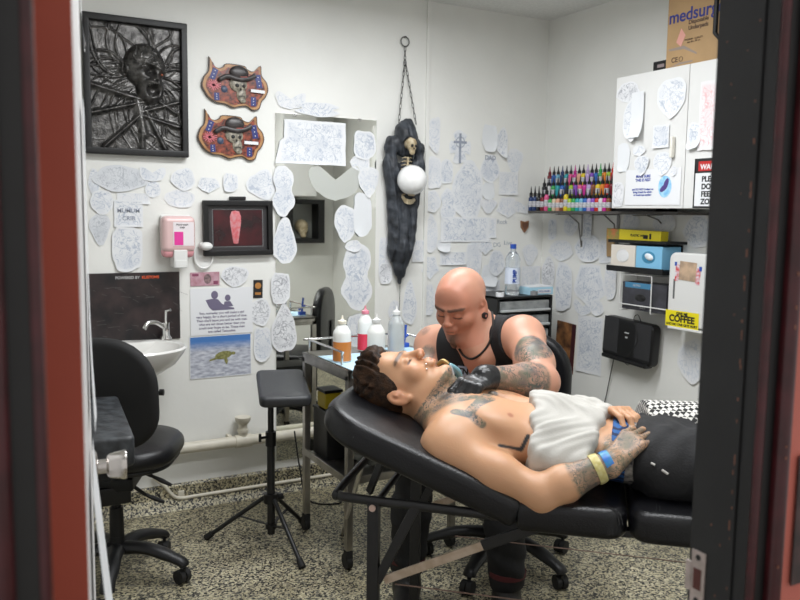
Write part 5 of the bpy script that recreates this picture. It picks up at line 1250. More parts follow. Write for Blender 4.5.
nt.links.new(wv_.outputs['Fac'], rr_.inputs[0]); nt.links.new(rr_.outputs[0], b_.inputs['Base Color']); b_.inputs['Roughness'].default_value = .8
putmesh(fu, 'underwear_band', ub, client)
putmesh(under(.240, .285, .004), 'printed_underwear', mat('grey_print_fabric', (.05, .05, .055), .85, col2=(.42, .38, .34), vscale=60), client)
fp = Field((.22, -.03, -.55), (1.08, .56, .22), .006)
o_ = .012
fp.ell((.33, .26, .072), (.16, .160+o_, .074+o_), None, .04)
for y in (.165, .355):
    fp.cap((.36, y, .065), (.62, y, .085), .088, .088, .04); fp.cap((.62, y, .085), (.90, y, .085), .088, .070, .03); fp.cap((.90, y, .08), (.955, y, -.38), .072, .060, .03)
fp.plane((.264, .12, 0), unit((-1, .05, .04)), .004)
fp.mod(lambda x, y, z: .0035*np.sin(55*x+25*y-30*z)*np.sin(20*x+42*y)+.0025*np.sin(90*x-40*z+3*np.sin(20*y)))
putmesh(fp, 'trousers', mat('charcoal_trousers', (.009, .009, .0105), .8, var=.25, vscale=30, bump=.3, bscale=200), client)
for y in (.165, .355):
    fo = Field((.86, y-.07, -.60), (1.16, y+.07, -.36), .006); fo.cap((.95, y, -.42), (.96, y, -.50), .05); fo.cap((.96, y, -.52), (1.08, y, -.53), .045, .035, .03); fo.plane((.9, y, -.57), (0, 0, -1)); putmesh(fo, 'shoe', BPLA, client)
ck_ = bpy.data.materials.new('houndstooth_cloth'); ck_.use_nodes = True; nt = ck_.node_tree; b_ = nt.nodes['Principled BSDF']; tc = nd(nt, 'ShaderNodeTexCoord')
c2 = nd(nt, 'ShaderNodeTexChecker', Scale=95.0); c2.inputs[1].default_value = (.70, .68, .64, 1); c2.inputs[2].default_value = (.02, .02, .02, 1)
mp = nd(nt, 'ShaderNodeMapping'); mp.inputs['Rotation'].default_value = (0, 0, .6); nt.links.new(tc.outputs['Object'], mp.inputs[0]); nt.links.new(mp.outputs[0], c2.inputs[0]); nt.links.new(c2.outputs[0], b_.inputs['Base Color']); b_.inputs['Roughness'].default_value = .85
fc = Field((.26, .20, .02), (.74, .56, .24), .005)
fc.cap((.30, .36, .080), (.70, .365, .095), .100, .096, .03); fc.plane((.31, .3, 0), (-1, -.2, 0)); fc.plane((.5, .3, .0), unit((0, -1, -.25))); 
fc.plane((.5, .30, .09), unit((0, -.8, -.6)))
putmesh(fc, 'checkered_cloth', ck_, client)
b = MB(); kx = LN(622, 434, .09)
for pa, pb in (((651, 463), (655, 465)), ((662, 470), (668, 474))):
    q0 = surf(fp, *pa, lim=.004); q1 = surf(fp, *pb, lim=.004); b.cyl(CM @ Vector(q0), CM @ Vector(q1), .0028, n=8)
b.build('drawstring_tips', mat('pale_cord', (.55, .53, .5), .6), client, world=True)
# wristbands
dW = unit(W_1-E_)
for k_, (fr0, nm, mt_) in enumerate(((.93, 'blue_wristband', mat('blue_band', (.03, .16, .55), .4, col2=(.04, .30, .42), vscale=60)), (.79, 'yellow_wristband', mat('mustard_band', (.50, .42, .12), .5, col2=(.62, .56, .28), vscale=90)))):
    c_ = E_+(W_1-E_)*fr0; r_ = .043+(.027-.043)*max(0, (fr0-.3)/.7)+.0035
    q = Vector(dW).to_track_quat('Z', 'Y').to_matrix().to_4x4(); Mx = CM @ TR(c_) @ q
    MB().lathe([(r_-.002, -.010), (r_+.001, -.010), (r_+.0015, 0), (r_-.0005, .010), (r_-.003, .010), (r_-.002, -.010)], 32, Mx).build(nm, mt_, client, world=True)
# ================================================ the tattooist
artist = thing('person', 'bald person in black tank top and gloves bending over the client from the stool', 'person', fr_(Vector((acx, acy, 0)), -aV, wV, zV))
f = Field((-.56, .12, -.34), (.20, 1.28, .56), .0035)
hdp = 2.58
fh_ = unit(-np.array(CMi.to_3x3() @ Fv)*math.cos(.62)-np.array(CMi.to_3x3() @ Rv)*math.sin(.62)); upv = np.array(CMi.to_3x3() @ Uv)
tl_ = .50; fw2 = unit(fh_*math.cos(tl_)-upv*math.sin(tl_)); cr2 = upv*math.cos(tl_)+fh_*math.sin(tl_); cr2 = unit(cr2-fw2*(cr2@fw2)); rg2 = np.cross(fw2, cr2)
rr0 = .12; cr3 = cr2*math.cos(rr0)-rg2*math.sin(rr0); rg3 = np.cross(fw2, cr3); HR2 = np.stack([rg3, fw2, cr3], 1)
hc2 = LP(461, 304, hdp)
H2 = Head(f, hc2, HR2, .91); H2.face(chub=.009, ear=1.12, flare=.75)
H2.ell((0, -.012, .038), (.084, .100, .086), .01)
Nb = LP(492, 345, 2.62); sL = LP(523, 338, 2.52); sR = LP(434, 346, 2.80); Pv = V3(-.10, 1.07, -.17)
f.cap(H2.p(0, -.02, -.04), Nb, .060, .070, .03); f.cap(H2.p(0, .02, -.08), Nb+V3(-.02, -.05, -.03), .040, .05, .03)
mid = (sL+sR)/2; sp = unit(mid-Pv); 
sxv_ = unit(sL-sR); fo_ = unit(np.cross(sxv_, sp)); 
if fo_[1] > 0: fo_ = -fo_
TRm = np.stack([sxv_, unit(np.cross(sp, sxv_)), sp], 1)
def torso(F_, o=0.0, k=.05):
    if o:
        F_.cap(Nb-sp*.03, mid-sp*.08, .075+o, .09+o, .05)
        for S__ in (sL, sR): F_.cap(Nb+V3(0, .02, .02), S__+V3(0, .03, .008), .058+o, .050+o, .04)
    c1 = mid-sp*.10+fo_*.005; c2_ = mid-sp*.27+fo_*.015; c3 = Pv+sp*.06
    F_.ell(c1, (.180+o, .118+o, .150+o), TRm, k); F_.ell(c2_, (.165+o, .130+o, .160+o), TRm, k); F_.ell(c3, (.178+o, .135+o, .125+o), TRm, k)
    F_.cap(sL-sxv_*.045-sp*.02, sR+sxv_*.045-sp*.02, .062+o, None, .04)
    for s in (-1, 1): F_.ell(c1+sxv_*s*.08+fo_*.075, (.085+o, .045+o, .075+o), TRm, .03)
torso(f)
for S__ in (sL, sR): f.cap(Nb+V3(0, .02, .02), S__+V3(0, .03, .008), .052, .045, .04); f.ell(S__, (.068, .066, .070), None, .03)
eL = LP(543, 382, 2.27); wL = LP(490, 378, 2.17); 
f.cap(sL, sL*.4+eL*.6, .060, .055, .03); f.cap(sL*.4+eL*.6, eL, .055, .044, .03); f.cap(eL, eL*.68+wL*.32, .046, .049, .02); f.cap(eL*.68+wL*.32, wL, .049, .031, .02)
eR = LP(421, 398, 2.62); wR = LP(446, 388, 2.36); 
f.cap(sR, eR, .058, .046, .03); f.cap(eR, eR*.7+wR*.3, .047, .047, .02); f.cap(eR*.7+wR*.3, wR, .047, .031, .02)
# hands under the gloves
kL = LP(464, 386, 2.09); kR = LP(462, 384, 2.26)
cL = [(.6, .6, .4), (.75, .8, .5), (.85, .9, .5), (.9, .9, .5)]
argsL = (wL, kL-wL, (-.1, -.5, .86), 1, cL, .06); argsR = (wR, kR-wR, (0, .3, .95), -1, [(.7, .9, .5)]*4, .05)
hand(f, *argsL, sc_=.98, thumb=(.1, .5)); hand(f, *argsR, sc_=.98, thumb=(.1, .5))
body2, V = putmesh(f, 'body', SK2, artist); me = body2.data
hp_ = (V-hc2)@HR2/H2.s
tat = np.zeros(len(V)); flush = np.zeros(len(V)); stub = np.zeros(len(V)); ink = np.zeros(len(V))
d, t = dseg(V, eL, wL); tat = np.maximum(tat, smooth01((.075-d)/.012)*smooth01((t-.05)/.08)*smooth01((1.02-t)/.05)); q = surf(f, 532, 343)
tat = np.maximum(tat, 1.15*smooth01((.074-np.linalg.norm(V-q, axis=1))/.012)); q = surf(f, 427, 352); tat = np.maximum(tat, smooth01((.036-np.linalg.norm(V-q, axis=1))/.012)*.8); q = surf(f, 424, 330); tat = np.maximum(tat, smooth01((.03-np.linalg.norm(V-q, axis=1))/.012)*.5)
flush, stub, ink = facemask(hp_, flush, stub, ink, .8)
inface = (np.abs(hp_[:, 0]) < .10) & (hp_[:, 2] > -.13) & (np.linalg.norm(hp_, axis=1) < .16)
flush = np.maximum(flush, .42*inface*smooth01((hp_[:, 1]-.0)/.06)); flush = np.maximum(flush, .55*np.exp(-(((hp_-V3(0, .06, .09))/V3(.05, .05, .05))**2).sum(1)))
stub = np.maximum(stub, .16*inface*smooth01((-.005-hp_[:, 1]+.4*(hp_[:, 2]-.06))/.03)*(hp_[:, 2] > -.02))
gt = np.exp(-(((hp_-V3(0, .092, -.090))/V3(.024, .026, .030))**2).sum(1)); stub = np.maximum(stub, 1.1*gt*inface*(hp_[:, 2] < -.068)); 
q = surf(f, 470, 368); flush = np.maximum(flush, .5*smooth01((.07-np.linalg.norm(V-q, axis=1))/.06))
for n_, v in (('tat', tat), ('flush', np.clip(flush, 0, 1)), ('stub', np.clip(stub, 0, 1)), ('ink', ink)): attr(me, n_, v)
# gloves
GLV = mat('black_nitrile_glove', (.012, .012, .013), .30, bump=.5, bscale=90)
for (wr_, args, el) in ((wL, argsL, eL), (wR, argsR, eR)):
    c_ = wr_+unit(args[1])*.07; fg_ = Field(c_-.17, c_+.17, .0031)
    hand(fg_, *args, sc_=1.0, thumb=(.1, .5), r=.0108, tipr=.0090); back = unit(el-wr_)
    fg_.cap(wr_+back*.030, wr_-back*.02, .0375, .036, .012)
    fg_.plane(wr_+back*.010, back, .002)
    putmesh(fg_, 'glove', GLV, artist)
# goatee
fg_ = Field(hc2-.17, hc2+.17, .0035); G2 = Head(fg_, hc2, HR2, .91); G2.ell((0, .090, -.104), (.015, .016, .020), .01); G2.ell((0, .088, -.120), (.009, .010, .012), .01)
fg_.mod(lambda x, y, z: .0016*np.sin(400*x+100*z)*np.sin(330*y))
putmesh(fg_, 'goatee', mat('brown_beard', (.11, .06, .038), .8, bump=.8, bscale=300, col2=(.22, .13, .09), vscale=90), artist)
# ear plug (his left ear)
ep = Vector(H2.p(-.088, .002, -.034)); ex = Vector(HR2@V3(-1, .25, 0)); b = MB(); b.cyl(CM @ (ep-ex*.006), CM @ (ep+ex*.007), .0105, n=20); b.build('ear_plug', INK, artist, world=True)
b = MB(); b.cyl(CM @ (ep+ex*.0065), CM @ (ep+ex*.0078), .0045, n=14); b.build('plug_centre', mat('rosy_plug', (.45, .18, .14), .3), artist, world=True)
# tank top
ft_ = Field((-.50, .45, -.34), (.22, 1.30, .40), .0045); torso(ft_, .010)
for S__ in (sL, sR): ft_.ell(S__, (.078, .076, .080), None, .03)
ft_.ell(Nb+fo_*.10+sp*.035-sxv_*.012, (.054, .20, .085), TRm, .012, '-')
for g_, xo in ((1, .150), (-1, .108)):
    ft_.ell(mid+sxv_*g_*(xo+.14)+sp*.03, (.14, .30, .175), TRm, .012, '-')
putmesh(ft_, 'tank_top', mat('black_cotton', (.007, .007, .0085), .85, bump=.3, bscale=200, var=.2, vscale=12), artist)
# printed badge on the shirt
qb = surf(ft_, 462, 371, lim=.002); qb2 = surf(ft_, 470, 372, lim=.002)
ox = unit(qb2-qb); oy = unit(V3(0, 0, 1)-ox*ox[2]); oz = np.cross(ox, oy); BMx = Matrix(((ox[0], oy[0], oz[0], qb[0]), (ox[1], oy[1], oz[1], qb[1]), (ox[2], oy[2], oz[2], qb[2]), (0, 0, 0, 1)))
if (Vector(oz).dot(CMi @ CP - Vector(qb))) < 0: pass
MB().box((.012, 0, .004), (.052, .034, .003), .001, M=CM @ BMx).build('shirt_print', mat('pale_blue_print', (.30, .34, .44), .6), artist, world=True)
RMi = ROOTM(artist).inverted()
text('TNT', .026, INK, 'lettering', artist, RMi @ CM @ BMx @ TR((.012, 0, .0062)), bold=.0012)
# cord necklace
pts = []
for px, py in ((492, 312), (493, 319), (493, 326), (491, 338), (486, 348), (478, 356), (470, 359), (463, 355), (459, 349)):
    q = surf(f, px, py, 1.9, .0035); pts.append(CM @ Vector(q))
MB().tube(smoothpath(pts, 4), .0035, 8).build('cord_necklace', mat('black_cord', (.010, .008, .007), .5), artist, world=True)
# trousers and boots
fp = Field((-.60, .50, -.80), (.26, 1.32, .04), .006)
def lw(x, y, z): return np.array(CMi @ Vector((x, y, z)))
hipL = Pv+sxv_*.09-V3(0, 0, .02); hipR = Pv-sxv_*.09-V3(0, 0, .02)
fp.ell(Pv-V3(0, 0, .02), (.185, .15, .12), TRm, .04)
for hp__, kn, an in ((hipL, lw(1.60, 2.16, .52), lw(1.63, 2.16, .14)), (hipR, lw(1.385, 2.385, .54), lw(1.375, 2.42, .14))):
    fp.cap(hp__, kn, .092, .070, .04); fp.cap(kn, kn*.5+an*.5, .070, .068, .03); fp.cap(kn*.5+an*.5, an, .068, .064, .03)
fp.mod(lambda x, y, z: .004*np.sin(40*z+30*x)*np.sin(35*y+20*z)+.002*np.sin(90*z+40*x))
putmesh(fp, 'trousers', mat('black_trousers', (.006, .006, .007), .85, var=.2, vscale=20, bump=.3, bscale=200), artist)
for an, dr in ((Vector((1.63, 2.16, 0)), Vector((-.55, -.83, 0))), (Vector((1.375, 2.42, 0)), Vector((-.55, -.83, 0)))):
    sh = Field(np.array(CMi @ an)-.24, np.array(CMi @ an)+.24, .006); a_ = np.array(CMi @ an); dd = np.array(CMi.to_3x3() @ dr.normalized())
    sh.cap(a_+V3(0, 0, .13), a_+V3(0, 0, .06), .050, .050, .02); sh.cap(a_-dd*.05+V3(0, 0, .045), a_+dd*.17+V3(0, 0, .035), .045, .042, .03); sh.plane(a_+V3(0, 0, .003), (0, 0, -1))
    so, _ = putmesh(sh, 'boot', mat('black_boot_leather', (.010, .009, .009), .4, bump=.2), artist)
    MB().cyl(an+zV*.150, an+zV*.168, .066, n=28).build('red_trim', mat('dark_red_trim', (.07, .006, .008), .7), artist, world=True)
# tattoo machine held in the right hand
tip = LP(452, 392, 2.22); topm = LP(448, 366, 2.24); tmach = thing('tattoo_machine', 'wrapped tattoo machine with brass tip held beside the client neck', 'tattoo machine', TR(CM @ Vector(topm)))
A_ = CM @ Vector(topm); B_ = CM @ Vector(tip)
MB().tube([A_, A_.lerp(B_, .3), A_.lerp(B_, .7), B_], [.011, .015, .013, .006], 14).build('grip', mat('cloudy_wrap', (.55, .58, .60), .15, trans=.3), tmach, world=True)
C_ = CM @ Vector(LP(438, 365, 2.25)); MB().tube(smoothpath([A_+zV*.004, A_.lerp(C_, .5)+zV*.012, C_]), .0075, 12).build('coil_body', mat('old_brass', (.35, .24, .10), .35, .8), tmach, world=True)
D_ = CM @ Vector(LP(458, 372, 2.26)); E3 = CM @ Vector(LP(460, 385, 2.28)); MB().tube(smoothpath([A_+zV*.002, D_, E3]), [.006]+[.010]*11+[.008], 12).build('clear_sleeve', mat('pale_teal_wrap', (.25, .50, .58), .2, trans=.3), tmach, world=True)
# ------------------------------------------------ tattoo tracings on walls, mirror and cabinet
def paper_mat(name, base, ink, fac, sc_):
    m = bpy.data.materials.new(name); m.use_nodes = True; nt = m.node_tree; b = nt.nodes['Principled BSDF']; b.inputs['Roughness'].default_value = .7
    tc = nd(nt, 'ShaderNodeTexCoord'); oi = nd(nt, 'ShaderNodeObjectInfo'); mu = nd(nt, 'ShaderNodeVectorMath', operation='SCALE'); mu.inputs['Scale'].default_value = 13.0
    cmb = nd(nt, 'ShaderNodeCombineXYZ'); nt.links.new(oi.outputs['Random'], cmb.inputs[0]); nt.links.new(oi.outputs['Random'], cmb.inputs[1]); nt.links.new(cmb.outputs[0], mu.inputs[0])
    ad = nd(nt, 'ShaderNodeVectorMath', operation='ADD'); nt.links.new(tc.outputs['Object'], ad.inputs[0]); nt.links.new(mu.outputs[0], ad.inputs[1])
    def mth(op, a, b_):
        x = nd(nt, 'ShaderNodeMath', operation=op)
        for i, v in enumerate((a, b_)):
            if v is None: continue
            if isinstance(v, (float, int)): x.inputs[i].default_value = v
            else: nt.links.new(v, x.inputs[i])
        return x.outputs[0]
    def con(s_, d_, w_):
        n = nd(nt, 'ShaderNodeTexNoise', Scale=s_); n.inputs['Detail'].default_value = 1.5; n.inputs['Distortion'].default_value = d_; nt.links.new(ad.outputs[0], n.inputs['Vector'])
        mr = nd(nt, 'ShaderNodeMapRange'); mr.inputs[1].default_value = w_; mr.inputs[2].default_value = w_*.3; nt.links.new(mth('ABSOLUTE', mth('SUBTRACT', n.outputs['Fac'], .5), None), mr.inputs[0]); return mr.outputs[0]
    l = mth('MAXIMUM', con(sc_, 1.5, .030), mth('MULTIPLY', con(sc_*2.1, .8, .035), .7))
    n2 = nd(nt, 'ShaderNodeTexNoise', Scale=sc_*.5); nt.links.new(ad.outputs[0], n2.inputs['Vector']); mr = nd(nt, 'ShaderNodeMapRange'); mr.inputs[1].default_value = .45; mr.inputs[2].default_value = .7; nt.links.new(n2.outputs['Fac'], mr.inputs[0])
    l = mth('MAXIMUM', l, mth('MULTIPLY', mr.outputs[0], .45))
    at_ = nd(nt, 'ShaderNodeAttribute'); at_.attribute_name = 'rim'; mk = nd(nt, 'ShaderNodeMapRange'); mk.inputs[1].default_value = .92; mk.inputs[2].default_value = .82; nt.links.new(at_.outputs['Fac'], mk.inputs[0])
    mx = nd(nt, 'ShaderNodeMix', data_type='RGBA'); nt.links.new(mth('MULTIPLY', mth('MULTIPLY', l, mk.outputs[0]), fac), mx.inputs[0]); mx.inputs[6].default_value = (*base, 1); mx.inputs[7].default_value = (*ink, 1)
    nt.links.new(mx.outputs[2], b.inputs['Base Color']); return m
PM_ = {'p': paper_mat('faint_tracing', (.775, .785, .80), (.40, .47, .58), .46, 17.0), 'n': paper_mat('pencil_tracing', (.775, .79, .81), (.26, .33, .46), .58, 18.0),
       'b': paper_mat('bold_tracing', (.78, .79, .81), (.10, .11, .15), .62, 20.0), 'w': mat('blank_tracing_paper', (.76, .78, .80), .7), 'v': mat('tracing_vellum', (.70, .72, .68), .6, trans=.35),
       'r': paper_mat('red_tracing', (.80, .78, .79), (.75, .25, .27), .55, 18.0), 's': paper_mat('shaded_tracing', (.68, .70, .73), (.22, .25, .30), .50, 24.0)}
def outline(kind, n=40, seed=0):
    rs = np.random.RandomState(seed); th = np.linspace(0, 2*PI, n, endpoint=False); c, s = np.cos(th), np.sin(th)
    if kind == 'rect': r_ = 1/np.maximum(np.abs(c), np.abs(s)); x, y = c*r_, s*r_
    elif kind == 'round': x, y = c, s
    elif kind == 'tall': p = .62; x, y = np.sign(c)*np.abs(c)**p, np.sign(s)*np.abs(s)**p
    elif kind == 'drop': x, y = c*(1-.35*s)*.85, s      # wide below
    elif kind == 'idrop': x, y = c*(1+.40*s)*.80, s     # wide above, pointed below
    elif kind == 'violin': x, y = c*(1-.38*np.exp(-((s-.05)/.28)**2)), s
    elif kind == 'cres': x, y = c*.75+.35*(s**2)-.15, s
    elif kind == 'cross': r_ = np.where((np.abs(c) > .82) & (s > -.9), 1.0, np.where(np.abs(s) > .75, 1.1, .62)); x, y = c*r_, s*r_
    elif kind == 'wing': x, y = c, s*(.35+.5*np.abs(c)**1.5)+.32*np.abs(c)-.15*(1-np.abs(c))
    elif kind == 'dome': x, y = c, np.where(s > 0, s, s*.9*(1-.4*c*c))
    elif kind == 'penta': r_ = 1/np.maximum.reduce([np.cos(th-(PI/2+2*PI*k/5)) for k in range(5)]+[np.full(n, .5)])*.85; x, y = c*r_, s*r_
    elif kind == 'cup': x, y = np.sign(c)*np.abs(c)**.6*(1-.15*s), np.where(s > 0, np.sign(s)*np.abs(s)**.4, s)
    elif kind == 'sail': x, y = c*(1-.1*s), s*(.9+.25*c)
    elif kind == 'apron': r_ = 1/np.maximum(np.abs(c), np.abs(s)); x, y = c*r_, s*r_; x = np.where((x < -.5), x-.35*(y < .1)*(1-y)*.4, x)
    w = 1+.035*np.sin(3*th+rs.uniform(0, 6))+.03*np.sin(5*th+rs.uniform(0, 6))+.018*np.sin(9*th+rs.uniform(0, 6))
    if kind in ('rect', 'apron'): w = 1+.008*np.sin(7*th)
    return x*w, y*w
def paper(F, w_, h_, kind, mk, label, cat='tracing', group='tattoo tracings', curl=.006, seed=0, lift=0):
    x, y = outline(kind, seed=seed); x = x/np.abs(x).max()*w_/2; y = y/np.abs(y).max()*h_/2
    n = len(x); rs_ = [0, .35, .65, .85, 1.0]; V = [(0, 0, .0005)]; rim = [0.]
    for r_ in rs_[1:]:
        for i in range(n):
            X_, Y_ = x[i]*r_, y[i]*r_; v = Y_/(h_/2); u = X_/(w_/2)
            z = .0008+curl*(max(0, -v)**3*.9+max(0, u)**4*.3+.25*max(0, v)**4)*(.5+.5*math.sin(seed*1.3+u*2))+lift*max(0, -v)**2
            V.append((X_, Y_, z)); rim.append(r_)
    Fc = [(0, 1+i, 1+(i+1) % n) for i in range(n)]
    for k in range(len(rs_)-2):
        a = 1+k*n; b = a+n
        for i in range(n): Fc.append((a+i, b+i, b+(i+1) % n, a+(i+1) % n))
    me = bpy.data.meshes.new('tracing'); me.from_pydata(V, [], Fc)
    for p in me.polygons: p.use_smooth = True
    attr(me, 'rim', rim); me.materials.append(PM_[mk])
    o = link('tracing_paper', me, None, F); tag(o, label, cat, group); return o
